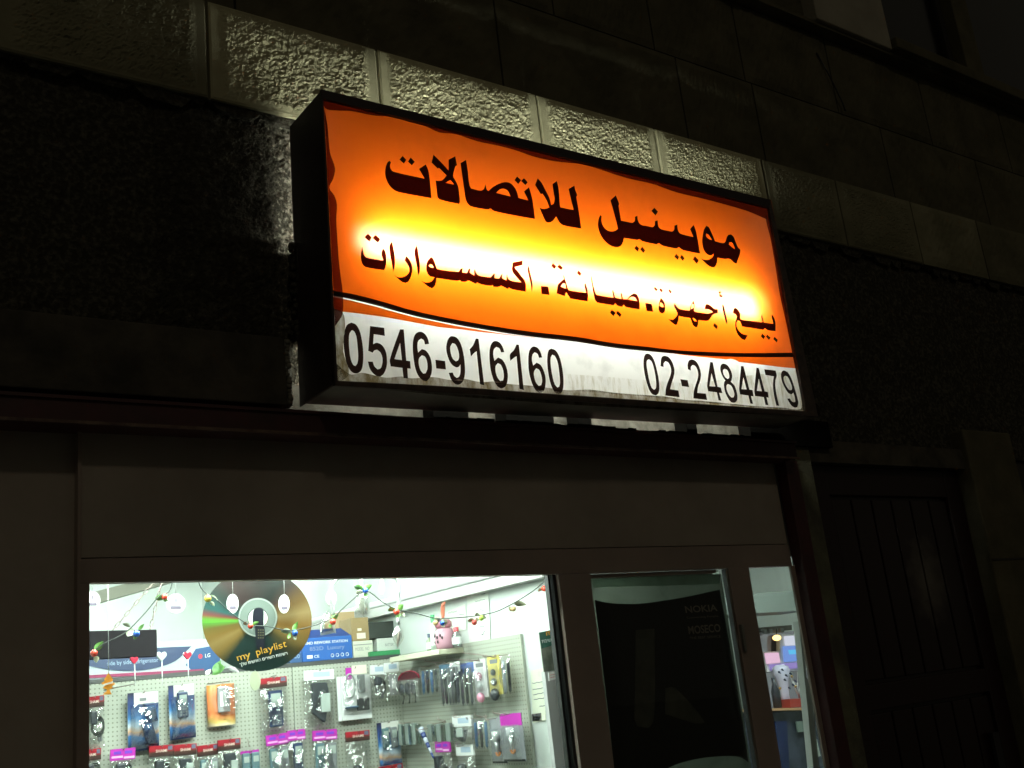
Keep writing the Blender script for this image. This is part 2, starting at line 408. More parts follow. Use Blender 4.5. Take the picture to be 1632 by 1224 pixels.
# red steel column with a grey pier face, right of the shop front
MB().box(3.385, 3.462, 2.775, 2.83, .13, 2.425).build('steel_column', M_red, bld, bevel=.004)
MB().box(3.468, 3.565, 2.79, 2.832, .13, 2.495).build('pier', mat('pier_plaster', (.12, .12, .07), .9, col2=(.055, .052, .035), nscale=6, bump=(40, .5, .01)), bld)
# maroon steel shutter door
M_dred = mat('dark_maroon_paint', (.011, .003, .003), .5)
sd = thing('shutter_door', 'closed dark red steel door with pressed panels right of the lit shop', 'door', (4.16, 2.86, .13))
def painted_reflection(name):  # pale reflected highlight painted into the door's colour
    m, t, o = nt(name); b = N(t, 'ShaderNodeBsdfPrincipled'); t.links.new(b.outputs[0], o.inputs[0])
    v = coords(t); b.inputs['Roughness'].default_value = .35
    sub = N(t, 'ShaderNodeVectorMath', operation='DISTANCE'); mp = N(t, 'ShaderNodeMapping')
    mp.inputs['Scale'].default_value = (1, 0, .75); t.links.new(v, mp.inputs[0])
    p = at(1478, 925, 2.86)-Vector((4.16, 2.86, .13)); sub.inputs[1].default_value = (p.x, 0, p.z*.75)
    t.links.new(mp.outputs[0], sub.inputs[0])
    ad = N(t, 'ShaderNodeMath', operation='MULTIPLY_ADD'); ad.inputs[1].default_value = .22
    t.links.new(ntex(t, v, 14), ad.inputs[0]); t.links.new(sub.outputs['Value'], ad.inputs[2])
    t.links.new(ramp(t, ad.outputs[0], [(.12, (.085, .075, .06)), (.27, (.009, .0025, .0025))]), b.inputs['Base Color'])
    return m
M_sh = painted_reflection('maroon_reflection_paint')
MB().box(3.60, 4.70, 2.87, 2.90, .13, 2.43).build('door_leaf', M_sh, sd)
for (a, b) in ((3.60, 3.72), (4.58, 4.70)): MB().box(a, b, 2.845, 2.87, .13, 2.43).build('door_stile', M_dred, sd, bevel=.004)
for (a, b) in ((2.30, 2.43), (1.42, 1.52), (.13, .35)): MB().box(3.72, 4.58, 2.847, 2.87, a, b).build('door_rail', M_dred, sd, bevel=.004)
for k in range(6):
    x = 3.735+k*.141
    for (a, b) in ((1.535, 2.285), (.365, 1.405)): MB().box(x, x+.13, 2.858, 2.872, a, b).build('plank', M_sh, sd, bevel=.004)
MB().box(4.50, 4.55, 2.83, 2.846, 1.1, 1.25).build('handle', M_black, sd)
MB().box(4.705, 5.12, 2.77, 2.92, .13, 2.62).build('pier', M_stone_dk, bld, bevel=.01)
MB().box(5.12, 7.2, 2.86, 2.92, .13, 2.5).build('wall', mat('dark_wall', (.03, .028, .022), .9), bld)
for z in (.75, 1.37, 1.99): MB().box(4.705, 5.12, 2.766, 2.7695, z, z+.008).build('joint', M_mortar, bld)

# ================================================================== SHOP INTERIOR
def room(name, *a, m=M_wallin): o = MB().box(*a).build(name, m); o['kind'] = 'structure'; return o
SX = 2.476                                                # partition wall with the pegboard
room('ceiling', -.6, 5.7, 2.9, 7.1, 2.60, 2.66)
room('floor', -.6, 5.7, 2.88, 7.1, .06, .13, m=M_floor)
room('wall', -.6, 5.7, 7.0, 7.1, .13, 2.6)
room('wall', -.66, -.6, 2.9, 7.1, .13, 2.66)
room('wall', 5.7, 5.76, 2.9, 7.1, .13, 2.66)
room('wall', SX, SX+.07, 3.06, 7.0, .13, 2.6)
room('wall', -.6, 5.7, 2.905, 2.915, 2.055, 2.6)             # inside of the header
room('wall', 3.56, 5.7, 2.905, 2.915, .13, 2.03)
room('wall', -.6, .67, 2.905, 2.915, .13, 2.01)
M_lamp = emit('fluorescent_light', (.86, 1.0, .92), 82)
def ceiling_lamp(x, y, label, rz=0., L=1.2, z=2.6):
    t = thing('ceiling_lamp', label, 'lamp', (x, y, z), rz)
    MB().box(-L/2-.03, L/2+.03, -.08, .08, -.045, 0).build('housing', M_white, t, local=True, bevel=.004)
    for s in (-.045, .045): MB().tube([(-L/2, s, -.07), (L/2, s, -.07)], .016, 12).build('tube', M_lamp, t, local=True)
ceiling_lamp(1.4, 2.998, 'added twin tube lamp, out of view above the shop window inside', 0., 1.5, 2.36)  # unseen lamp added to light the garland from the front
ceiling_lamp(1.5, 3.75, 'twin tube ceiling lamp over the window display', 0.)
ceiling_lamp(.5, 5.3, 'left hand twin tube ceiling lamp deep in the shop', 0.)
ceiling_lamp(1.75, 5.9, 'added right hand twin tube ceiling lamp deep in the shop', 0.)  # extra unseen lamp added to brighten the rear of the shop
ceiling_lamp(.4, 6.4, 'added twin tube ceiling lamp nearest the rear wall', 0.)  # second extra lamp, put in to lift the rear wall
ceiling_lamp(4.2, 3.45, 'twin tube ceiling lamp over the right hand aisle', 0.)

# pegboards
def peg_mat(name, axis):
    m, t, o = nt(name); b = N(t, 'ShaderNodeBsdfPrincipled'); t.links.new(b.outputs[0], o.inputs[0])
    c = N(t, 'ShaderNodeTexCoord'); sx = N(t, 'ShaderNodeSeparateXYZ'); t.links.new(c.outputs['Object'], sx.inputs[0])
    b.inputs['Roughness'].default_value = .55
    def cell(out):
        a = N(t, 'ShaderNodeMath', operation='MULTIPLY'); a.inputs[1].default_value = 1/.0165; t.links.new(out, a.inputs[0])
        f = N(t, 'ShaderNodeMath', operation='FRACT'); t.links.new(a.outputs[0], f.inputs[0])
        s = N(t, 'ShaderNodeMath', operation='SUBTRACT'); s.inputs[1].default_value = .5; t.links.new(f.outputs[0], s.inputs[0])
        q = N(t, 'ShaderNodeMath', operation='MULTIPLY'); t.links.new(s.outputs[0], q.inputs[0]); t.links.new(s.outputs[0], q.inputs[1]); return q.outputs[0]
    ad = N(t, 'ShaderNodeMath', operation='ADD'); t.links.new(cell(sx.outputs[axis]), ad.inputs[0]); t.links.new(cell(sx.outputs['Z']), ad.inputs[1])
    lt = N(t, 'ShaderNodeMath', operation='LESS_THAN'); lt.inputs[1].default_value = .034; t.links.new(ad.outputs[0], lt.inputs[0])
    mx = N(t, 'ShaderNodeMix', data_type='RGBA'); t.links.new(lt.outputs[0], mx.inputs[0])
    mx.inputs['A'].default_value = (.41, .425, .36, 1); mx.inputs['B'].default_value = (.20, .205, .17, 1)
    t.links.new(mx.outputs['Result'], b.inputs['Base Color']); return m
BY = 4.40
pg = thing('pegboard', 'long beige pegboard facing the street window under the shelf of boxes', 'pegboard', (1.5, BY, .3))
xs = [-.2, 1.94, SX-.004]
for i in range(2): MB().box(xs[i]+.002, xs[i+1]-.002, BY, BY+.012, .3, 1.845).build('board', peg_mat('pegboard_beige', 'X'), pg)
MB().box(-.2, SX-.004, BY-.004, BY+.30, 1.847, 1.862).build('top_shelf', mat('shelf_edge', (.05, .05, .05), .5), pg)
ps = thing('pegboard', 'cream pegboard on the side wall holding pens, cards and headsets', 'pegboard', (SX-.012, 3.9, .3))
MB().box(SX-.014, SX-.002, 3.435, BY-.004, .3, 1.858).build('board', peg_mat('pegboard_cream', 'Y'), ps)
# pipe trunking and ceiling beam
MB().tube([(SX-.02, 3.35, 2.112), (SX-.02, 6.95, 2.095)], .016, 8).build('conduit_pipe', M_white, None)
tag(bpy.data.objects['conduit_pipe'], 'upper thin white conduit pipe running along the side wall', 'pipe', 'conduits on the side wall')
o = MB().box(SX-.055, SX-.001, 3.2, 6.95, 2.045, 2.085).build('cable_trunking', mat('trunking', (.5, .5, .48), .5), None)
tag(o, 'square grey cable trunking along the side wall above the pegboard', 'trunking')
p = at(155, 945, 5.6); q = at(285, 927, 5.6)
o = MB().prism([at(150, 943, 5.6), at(300, 905, 5.6), at(300, 920, 5.6), at(152, 962, 5.6)], (0, .15, 0)).build('ceiling_beam', mat('grey_beam', (.30, .29, .24), .7), None)
o['kind'] = 'structure'

# ------------------------------------------------------------------ package builders (local: x right, -y to the viewer, z up from 0 to -h)
M_bag = clear('clear_bag', .20, .07, (1, 1, 1), (38, 1.0))
M_blis = clear('clear_blister', .18, .08, (.97, .98, 1), (30, .35))
def print_mat(name, stops, axis='Z', h=.2, noisy=.12):
    """printed card artwork: colour bands along one axis with some swirl"""
    if name in MATS: return MATS[name]
    m, t, o = nt(name); b = N(t, 'ShaderNodeBsdfPrincipled'); t.links.new(b.outputs[0], o.inputs[0]); b.inputs['Roughness'].default_value = .3
    c = N(t, 'ShaderNodeTexCoord'); sx = N(t, 'ShaderNodeSeparateXYZ'); t.links.new(c.outputs['Object'], sx.inputs[0])
    a = N(t, 'ShaderNodeMath', operation='MULTIPLY_ADD'); a.inputs[1].default_value = -1/h; t.links.new(sx.outputs[axis], a.inputs[0])
    n = N(t, 'ShaderNodeMath', operation='MULTIPLY_ADD'); n.inputs[1].default_value = noisy*2; n.inputs[2].default_value = -noisy
    t.links.new(ntex(t, c.outputs['Object'], 14, 3), n.inputs[0]); t.links.new(n.outputs[0], a.inputs[2])
    t.links.new(ramp(t, a.outputs[0], stops), b.inputs['Base Color']); MATS[name] = m; return m
M_cosmos = print_mat('cosmos_print', [(0, (.02, .02, .05)), (.3, (.03, .06, .2)), (.5, (.08, .25, .55)), (.64, (.55, .65, .75)), (.74, (.7, .4, .22)), (.8, (.05, .16, .38)), (1, (.01, .02, .06))])
M_redhead = print_mat('red_header_print', [(0, (.33, .016, .028)), (.45, (.26, .012, .02)), (.6, (.06, .025, .018)), (1, (.02, .014, .014))], h=.043, noisy=.05)
M_mag = mat('magenta_header', (.48, .03, .38), .35)
M_magtxt = mat('violet_print', (.18, .05, .5), .4)
M_cream = mat('cream_print', (.8, .72, .62), .5)
M_phone = mat('navy_phone', (.02, .035, .09), .3, coat=.4)
M_grey = mat('grey_plastic', (.2, .21, .22), .35)
M_dgrey = mat('charcoal_plastic', (.03, .033, .038), .35)
M_green = mat('green_grey_case', (.10, .17, .19), .4)
M_screen = mat('grey_screen', (.4, .45, .42), .2)
def grid_sheet(mb, x0, x1, z0, z1, y0, bulge, seed, nx=9, nz=11, crumple=.004):
    v = []; f = []
    for j in range(nz+1):
        for i in range(nx+1):
            u = i/nx; w = j/nz
            k = (math.sin(math.pi*u)*math.sin(math.pi*w))**.6 if 0 < u < 1 and 0 < w < 1 else 0
            h = noise.noise(Vector((u*4+seed*7.3, w*6, seed)))*crumple + noise.noise(Vector((u*9+seed*7.3, w*12, seed)))*crumple*.5
            v.append((x0+(x1-x0)*u, y0-bulge*k-h*(.3+k), z0+(z1-z0)*w))
    for j in range(nz):
        for i in range(nx):
            a = j*(nx+1)+i; f.append((a, a+1, a+nx+2, a+nx+1))
    return mb.add(v, f, False)
def gadget(t, kind, w, h, z_top, y, seed):
    """the goods inside a bag or blister: a handset, a plug charger with cord, earphones or cases"""
    R = random.Random(seed)
    if kind == 'handset':
        b = MB().box(-w*.26, w*.26, y-.016, y, -h, z_top).build('handset', M_phone, t, True, bevel=.005)
        MB().box(-w*.18, w*.18, y-.0175, y-.0161, z_top-(h+z_top)*.45, z_top-.012).build('screen', M_screen, b, True)
        k = MB()
        for r in range(4):
            for c in range(3): k.box(-w*.17+c*w*.125, -w*.17+c*w*.125+w*.09, y-.0175, y-.0161, -h+.008+r*.011, -h+.015+r*.011)
        k.build('keypad', M_grey, b, True)
    elif kind == 'charger':
        MB().box(-w*.3, w*.05, y-.03, y, -h*.62, z_top).build('plug', M_dgrey, t, True, bevel=.006)
        pts = []
        for k in range(60):
            a = k*.55; pts.append((w*.12+.022*math.cos(a), y-.008-.008*math.sin(a*.5), -h*.72+.030*math.sin(a)+k*.0003))
        MB().tube(pts, .0026, 5).build('cord', M_dark, t, True)
        MB().box(w*.1, w*.3, y-.012, y, -h, -h+.03).build('connector', M_grey, t, True, bevel=.003)
    elif kind == 'holder':
        MB().prism([(-w*.3, y-.02, z_top), (w*.2, y-.02, z_top), (w*.3, y-.02, -h*.55), (w*.1, y-.02, -h), (-w*.3, y-.02, -h*.8)], (0, .02, 0)).build('holder', M_dgrey, t, True, bevel=.004)
        MB().box(-w*.05, w*.26, y-.03, y-.0205, -h*.8, -h*.45).build('clip', M_screen, t, True, bevel=.003)
    elif kind == 'clear_case':
        for s in (-1, 1):
            c = MB().box(s*w*.24-w*.19, s*w*.24+w*.19, y-.014, y, -h, z_top).build('case', M_grey if s > 0 else M_green, t, True, bevel=.005)
            MB().box(s*w*.24-w*.13, s*w*.24+w*.13, y-.0155, y-.0142, z_top-.045, z_top-.012).build('case_window', M_screen, c, True)
    elif kind == 'speaker':
        MB().lathe((-w*.12, y-.012, -h), [(.0, 0), (.024, .003), (.027, .02), (.025, .06), (.018, .085), (0, .09)], 12).build('speaker', M_dgrey, t, True)
        b = MB().box(w*.14, w*.42, y-.016, y, -h, -h+.07).build('handset', M_dgrey, t, True, bevel=.004)
        MB().box(w*.17, w*.39, y-.0175, y-.0161, -h+.004, -h+.022).build('screen', M_white, b, True)
    elif kind == 'battery':
        MB().box(-w*.3, w*.3, y-.014, y, -h, z_top).build('battery', mat('silver_foil', (.6, .6, .62), .25, metal=.5), t, True, bevel=.004)
        MB().box(-w*.2, w*.1, y-.0155, y-.0142, -h*.8, z_top-.02).build('sticker', M_white, t, True)
def hook_wire(t, d, z=0.0):
    MB().tube([(0, .0, z+.004), (0, -d, z+.002), (0, -d-.008, z+.010)], .0016, 6).build('hook', M_wire, t, True)
def header_text(t, s, w, y, z0, z1, m, bold=.01):
    text_on('header_print', s, lambda u, v: Vector((-w/2+w*u, y, z0+(z1-z0)*v)), m, t, True, bold)

def pack_header_bag(t, w, h, head, goods, seed, y=-.012, hh=.041):
    hm = M_redhead if head == 'red' else M_mag if head == 'magenta' else M_white
    hd = MB().box(-w/2, w/2, y-.006, y+.002, -hh, 0).build('header_card', hm, t, True)
    if head == 'red':
        header_text(t, 'SHAMI', w*.46, y-.0068, -hh*.62, -hh*.36, M_cream)
        MB().box(w*.27, w*.45, y-.0068, y-.0062, -hh*.45, -hh*.08).build('header_picture', mat('picture_blue', (.12, .13, .2), .4), t, True)
    elif head == 'magenta':
        mb = MB()
        for k in (-1, 1): mb.box(k*w*.22-w*.15, k*w*.22+w*.15, y-.0068, y-.0062, -hh*.48, -hh*.22)
        mb.build('header_picture', M_magtxt, t, True)
        mb = MB(); mb.box(-w*.45, w*.0, y-.0068, y-.0062, -hh*.8, -hh*.62); mb.box(w*.04, w*.46, y-.0068, y-.0062, -hh*.9, -hh*.72)
        mb.build('header_print', mat('pink_print', (.8, .45, .75), .5), t, True)
    else:
        mb = MB().box(-w*.2, w*.35, y-.0068, y-.0062, -hh*.7, -hh*.2); mb.build('header_print', mat('pale_blue_print', (.45, .55, .68), .5), t, True)
    mb = MB(); grid_sheet(mb, -w/2, w/2, -h, -hh+.003, y, .03, seed, crumple=.013); mb.build('clear_bag', M_bag, t, True)
    gadget(t, goods, w, h-.02, -hh-.012, y-.004, seed)
def pack_cosmos(t, w, h, goods, seed, top=.045):
    MB().box(-w/2, w/2, -.014, -.011, -h, 0).build('card', M_cosmos, t, True)
    MB().box(-w*.30, w/2-.001, -.0155, -.0145, -top, -.001).build('card_header', mat('pale_header', (.72, .70, .66), .5), t, True)
    MB().box(-w*.12, w*.1, -.0163, -.0157, -top*.75, -top*.5).build('header_print', M_grey, t, True)
    if goods == 'two':
        for (cx, z0, z1, rot) in ((w*.14, -h*.53, -h*.2, .12), (w*.04, -h*.9, -h*.5, .2)):
            b = MB().prism([(cx-.02, -.034, z1), (cx+.022, -.034, z1), (cx+.022+rot*.12, -.034, z0), (cx-.02+rot*.12, -.034, z0)], (0, .018, 0)).build('handset', M_phone, t, True, bevel=.005)
            c = (z0+z1)/2; MB().box(cx-.008, cx+.022, -.0355, -.0342, c+.008, z1-.012).build('screen', mat('blue_screen', (.06, .12, .26), .25), b, True)
    else: gadget(t, goods, w*.8, h*.62, -h*.14, -.016, seed)
    mb = MB(); grid_sheet(mb, -w*.42, w*.47, -h*.97, -top, -.022, .035, seed, crumple=.006); mb.build('blister', M_blis, t, True)
def pack_manual(t, w, h, seed):
    m = print_mat('orange_print', [(0, (.65, .22, .05)), (.3, (.75, .2, .06)), (.7, (.78, .24, .09)), (.85, (.7, .5, .15)), (.95, (.75, .62, .5)), (1, (.55, .1, .06))], h=.17)
    v = []; f = []
    for i in range(7):
        x = -w/2+w*i/6; y = -.014-.012*math.sin(math.pi*i/6)
        for z in (0, -h): v.append((x, y, z))
    for i in range(6): f.append((2*i, 2*i+1, 2*i+3, 2*i+2))
    b = len(v); v += [(x, .0-.002, z) for (x, y, z) in v[:]]
    for i in range(6): f.append((b+2*i, b+2*i+2, b+2*i+3, b+2*i+1))
    f += [(0, 2, b+2, b), (1, b+1, b+3, 3), (0, b, b+1, 1), (12, 13, b+13, b+12)]
    MB().add(v, f, True).build('sleeve', m, t, True)
    gadget(t, 'battery', w*.75, h*.68, -h*.06, -.034, seed)
    mb = MB(); grid_sheet(mb, -w*.1, w*.58, -h*.75, -.004, -.038, .03, seed, crumple=.012); mb.build('clear_bag', M_bag, t, True)
def pack_white(t, w, h, seed):
    for k, (dx, dy) in enumerate(((-.012, 0), (0, -.014))):
        MB().box(-w/2+dx, w/2+dx, -.012+dy, -.009+dy, -h, -.035).build('card', M_white, t, True)
    MB().box(-w*.32, -w*.12, -.0265, -.0245, -.05, .0).build('price_tab', M_mag, t, True)
    MB().box(-w*.1, w*.4, -.0265, -.0245, -.03, .008).build('card_header', M_cream, t, True)
    MB().lathe((-w*.2, -.032, -h*.78), [(0, -.001), (.03, 0), (.032, .008), (0, .009)], 16).build('earpad', mat('steel_blue', (.06, .1, .16), .3), t, True)
    MB().box(0, w*.42, -.034, -.024, -h*.84, -h*.6).build('handset', M_dgrey, t, True, bevel=.004)
    pts = [(-w*.2+.025*math.cos(k*.3)+.0, -.03, -h*.35+.05*math.sin(k*.3)) for k in range(21)]
    MB().tube(pts, .004, 6).build('cord', M_screen, t, True)
    MB().box(w*.05, w*.3, -.036, -.024, -h*.5, -h*.15).build('plug', M_grey, t, True, bevel=.004)
    mb = MB(); grid_sheet(mb, -w*.48, w*.48, -h*.9, -.036, -.034, .02, seed, crumple=.008); mb.build('clear_bag', M_bag, t, True)
def pack_cases(t, w, h, seed):
    MB().box(-w/2, w/2, -.008, -.005, -.012, 0).build('header_card', M_mag, t, True)
    for k in (-1, 1):
        c = MB().box(k*w*.25-w*.22, k*w*.25+w*.22, -.022, -.006, -h, -.008).build('case', M_green, t, True, bevel=.006)
        MB().box(k*w*.25-w*.14, k*w*.25+w*.14, -.0235, -.0222, -.045, -.022).build('case_window', M_screen, c, True)
def pack_headset(t, w, h, seed):
    pts = [(w*.5*math.cos(a), -.012, -.035+.035*math.sin(a)) for a in [math.pi*k/10 for k in range(11)]]
    MB().prism(pts, (0, .004, 0)).build('header_card', mat('dark_red_card', (.10, .012, .02), .35), t, True)
    MB().tube([(p_[0], -.014, p_[2]) for p_ in pts], .003, 5).build('header_trim', mat('red_trim', (.5, .03, .08), .4), t, True)
    for s in (-1, 0, 1):
        MB().ball((s*w*.27, -.025, -h*.55), .018, 8, (1, .7, 1.5)).build('earpiece', M_dgrey, t, True)
        MB().tube([(s*w*.27, -.025, -h*.6), (s*w*.27+.01, -.02, -h*.8), (s*w*.3, -.02, -h)], .004, 5).build('cord', M_dark, t, True)
    mb = MB(); grid_sheet(mb, -w*.48, w*.48, -h, -.03, -.02, .03, seed, crumple=.008); mb.build('clear_bag', M_bag, t, True)
def pack_pens(t, w, h, n, col, seed, headcol=None):
    m = mat('pen_%d' % int(col[2]*100), col, .3, coat=.3)
    if headcol: MB().box(-w/2, w/2, -.008, -.004, -.04, 0).build('header_card', headcol, t, True)
    for k in range(n):
        x = -w*.42+w*.84*(k+.5)/n
        pn = MB().tube([(x, -.016, -h), (x+.002, -.016, -h+.012), (x+.004, -.016, -h*.35), (x+.006, -.016, -.02)], [.002, .006, .0065, .005], 8).build('pen', m if k % 2 == 0 else M_dgrey, t, True)
    mb = MB(); grid_sheet(mb, -w/2, w/2, -h, -.004, -.016, .02, seed, 7, 9, .007); mb.build('blister', M_blis, t, True)
def pack_card(t, w, h, col, items, seed):
    m = mat('card_%d_%d' % (int(col[0]*100), int(col[2]*100)), col, .4)
    MB().box(-w/2, w/2, -.010, -.006, -h, 0).build('card', m, t, True)
    MB().box(-w*.3, w*.3, -.0115, -.0105, -.03, -.015).build('card_print', M_grey, t, True)
    z = -.05
    for (r, c2_) in items:
        MB().ball((0, -.018, z-r), r, 8, (1, .7, 1)).build('trinket', c2_, t, True); z -= 2*r+.008
    mb = MB(); grid_sheet(mb, -w*.45, w*.45, -h*.95, -.035, -.02, .016, seed, 5, 9, .004); mb.build('blister', M_blis, t, True)
def pack_toolcard(t, w, h, seed, head=True):
    MB().box(-w/2, w/2, -.008, -.005, -h, 0).build('card', mat('steel_card', (.3, .31, .33), .4), t, True)
    if head: MB().box(-w/2, w/2, -.0095, -.0085, -.045, -.001).build('card_header', M_mag, t, True)
    MB().tube([(.0, -.02, -.05), (.004, -.02, -.085)], .014, 8).build('handle', M_white, t, True)
    MB().tube([(.004, -.02, -.085), (.01, -.02, -h*.75)], [.010, .004], 8).build('shaft', M_chrome, t, True)
    MB().tube([(.01+.012*math.cos(a), -.02, -h*.75+.012*math.sin(a)) for a in [math.pi+math.pi*k/8 for k in range(9)]], .005, 6).build('ring', mat('orange_plastic', (.75, .22, .03), .4), t, True)
    MB().box(-w/2, w/2, -.0095, -.0085, -h, -h+.008).build('card_print', M_black, t, True)
    mb = MB(); grid_sheet(mb, -w*.46, w*.46, -h*.97, -.04, -.02, .024, seed, 6, 10, .006); mb.build('blister', M_blis, t, True)

def on_back(px0, py0, px1, py1, off):
    a = at(px0, (py0+py1)/2, BY-off); b = at(px1, (py0+py1)/2, BY-off)
    top = at((px0+px1)/2, py0, BY-off); bot = at((px0+px1)/2, py1, BY-off)
    return ((a.x+b.x)/2, BY-off, top.z), b.x-a.x, top.z-bot.z
def on_side(px0, py0, px1, py1, off):
    X = SX-.014-off; pm = (px0+px1)/2; pc = (py0+py1)/2
    a = atx(px0, pc, X); b = atx(px1, pc, X); top = atx(pm, py0, X); bot = atx(pm, py1, X)
    return (X, (a.y+b.y)/2, top.z), a.y-b.y, top.z-bot.z
def place(where, box, off, name, label, cat, group=None):
    loc, w, h = (on_back if where == 'back' else on_side)(*box, off)
    t = thing(name, label, cat, loc, 0 if where == 'back' else -math.pi/2, group)
    t.rotation_euler[1] = random.uniform(-.045, .045) if where == 'back' else 0
    hook_wire(t, .03 if where == 'back' else .05, -.006)
    return t, w, h
G1 = 'accessory packs hanging on the back pegboard'; G2 = 'accessory packs hanging on the side pegboard'
sd_ = [0]
def hb(box, head, goods, label, where='back', off=.03):
    sd_[0] += 1
    t, w, h = place(where, box, off, 'accessory_bag', label, 'accessory pack', G1 if where == 'back' else G2)
    pack_header_bag(t, w, h, head, goods, sd_[0])
hb((132, 1110, 164, 1192), 'red', 'charger', 'red topped clear bag cut off by the left window frame, upper one')
hb((128, 1194, 159, 1262), 'red', 'charger', 'red topped clear bag at the lower left corner of the window')
hb((174, 1193, 214, 1262), 'magenta', 'charger', 'clear bag with bright magenta header under the dark blue handset card')
hb((236, 1188, 275, 1262), 'red', 'charger', 'red headed bag, leftmost of the row of four along the bottom')
hb((276, 1186, 312, 1262), 'red', 'holder', 'red headed bag with glare on its header, second of the row of four')
hb((313, 1187, 346, 1262), 'red', 'clear_case', 'red headed bag third in the row of four, below the orange sleeve')
hb((346, 1178, 382, 1262), 'red', 'holder', 'red headed bag hanging highest of the row of four, right end', off=.045)
hb((413, 1080, 456, 1167), 'red', 'handset', 'red headed clear bag alone below and right of the big disc')
hb((423, 1170, 458, 1262), 'magenta', 'clear_case', 'magenta headed bag with two clear cases below the lone red headed bag')
hb((457, 1163, 486, 1262), 'magenta', 'handset', 'narrow magenta headed bag with a silver handset, partly behind its neighbour', off=.02)
hb((484, 1068, 532, 1161), 'white', 'holder', 'large white headed clear bag under the blue box')
hb((498, 1163, 537, 1262), 'magenta', 'clear_case', 'magenta headed bag with two phone cases below the large white headed bag')
hb((551, 1165, 589, 1262), 'red', 'speaker', 'red headed bag with a round black speaker and a handset')
hb((589, 1060, 613, 1121), 'white', 'charger', 'crumpled clear bag, left of the pair under the green flat box')
hb((611, 1056, 634, 1116), 'white', 'battery', 'clear bag with a shiny battery, right of the pair under the green flat box', off=.045)
hb((603, 1219, 641, 1290), 'red', 'charger', 'red headed bag peeping in at the bottom below the cosmos card')
for box, goods, lab in (((202, 1103, 251, 1196), 'two', 'dark blue printed card with two handsets, largest at left'),
                        ((267, 1091, 308, 1178), 'handset', 'blue printed card with white top and glossy blister beside the two handset card'),
                        ((600, 1150, 635, 1219), 'clear_case', 'blue space printed card with grey blister at the corner of the pegboards')):
    sd_[0] += 1; t, w, h = place('back', box, .02, 'blister_card', lab, 'blister pack', G1); pack_cosmos(t, w, h, goods, sd_[0])
t, w, h = place('back', (329, 1091, 372, 1157), .02, 'accessory_sleeve', 'orange printed sleeve with a silver bag in front, left below the disc', 'accessory pack', G1); pack_manual(t, w, h, 40)
t, w, h = place('back', (540, 1064, 587, 1147), .02, 'accessory_card', 'white card pack with a black earpad and handset beside the white headed bag', 'accessory pack', G1); pack_white(t, w, h, 41)
t, w, h = place('back', (383, 1196, 413, 1262), .02, 'case_pack', 'pair of grey green phone cases on one hook at the bottom', 'phone case', G1); pack_cases(t, w, h, 42)
# side wall
t, w, h = place('side', (640, 1069, 674, 1120), .05, 'headset_pack', 'dark headset pack with a curved red rimmed top near the corner', 'headset', G2); pack_headset(t, w, h, 50)
t, w, h = place('side', (673, 1060, 706, 1106), .05, 'pen_pack', 'blue blister pack of pens next to the dark headset pack', 'pen pack', G2); pack_pens(t, w, h, 4, (.10, .25, .5), 51)
for k, (b_, l_) in enumerate((((705, 1057, 725, 1124), 'long clear bag with pale blue top, left of three together'), ((722, 1054, 737, 1123), 'long clear bag with white and blue top, middle of three together'), ((735, 1056, 761, 1124), 'long clear bag with dark blue top, right of three together'))):
    t, w, h = place('side', b_, .05+.02*(k == 1), 'stylus_bag', l_, 'accessory pack', G2); pack_pens(t, w, h, 3, (.12, .12, .14), 52+k, mat('blue_top', (.2, .4, .62), .4) if k == 0 else M_white if k == 1 else mat('navy_top', (.08, .14, .4), .4))
M_pink = mat('pink_trinket', (.7, .3, .42), .4)
t, w, h = place('side', (760, 1050, 779, 1111), .05, 'charm_card', 'white card with pink phone charms left of the yellow card', 'charm card', G2); pack_card(t, w, h, (.72, .7, .7), [(.016, M_pink), (.014, M_white), (.02, M_pink)], 56)
t, w, h = place('side', (782, 1044, 802, 1107), .05, 'charm_card', 'yellow card with dark round phone charms', 'charm card', G2); pack_card(t, w, h, (.7, .58, .16), [(.013, M_dgrey), (.015, M_grey), (.024, M_dgrey)], 57)
t, w, h = place('side', (803, 1042, 821, 1106), .05, 'pen_pack', 'grey pen pack at the right end of the upper row', 'pen pack', G2); pack_pens(t, w, h, 2, (.42, .45, .52), 58)
for b_, l_ in (((640, 1150, 673, 1187), 'row of thin clear cases hanging in the corner of the pegboards'), ((686, 1150, 731, 1182), 'row of clear cases right of the striped stylus')):
    t, w, h = place('side', b_, .05, 'case_row', l_, 'phone case', G2)
    for k in range(6):
        x = -w/2+w*(k+.5)/6
        MB().box(x-w*.07, x+w*.07, -.02, -.002, -h, -.006-.004*(k % 2)).build('case', clear('smoky_case_%d' % k, .3, .15, (.55, .62, .58)) if k % 2 else mat('dull_case', (.22, .26, .24), .3), t, True, bevel=.004)
t, w, h = place('side', (672, 1160, 696, 1208), .09, 'striped_stylus', 'blue and white striped stylus hanging at a slant', 'stylus', G2)
for k in range(6):
    z0 = -h*k/6; z1 = -h*(k+1)/6
    MB().tube([(-w*.35+w*.7*k/6, -.01, z0), (-w*.35+w*.7*(k+1)/6, -.01, z1)], [.013-.0016*k, .013-.0016*(k+1)], 8).build('band', mat('stylus_navy', (.05, .07, .2), .25) if k % 2 else mat('stylus_silver', (.55, .58, .7), .2), t, True)
hb((702, 1181, 725, 1262), 'magenta', 'charger', 'small magenta headed bag on the side wall below the clear cases', 'side', .05)
hb((728, 1140, 759, 1190), 'white', 'holder', 'puffy clear bag with a black edge on the side wall', 'side', .05)
hb((735, 1186, 763, 1262), 'white', 'speaker', 'clear bag with dark goods under the puffy clear bag', 'side', .05)
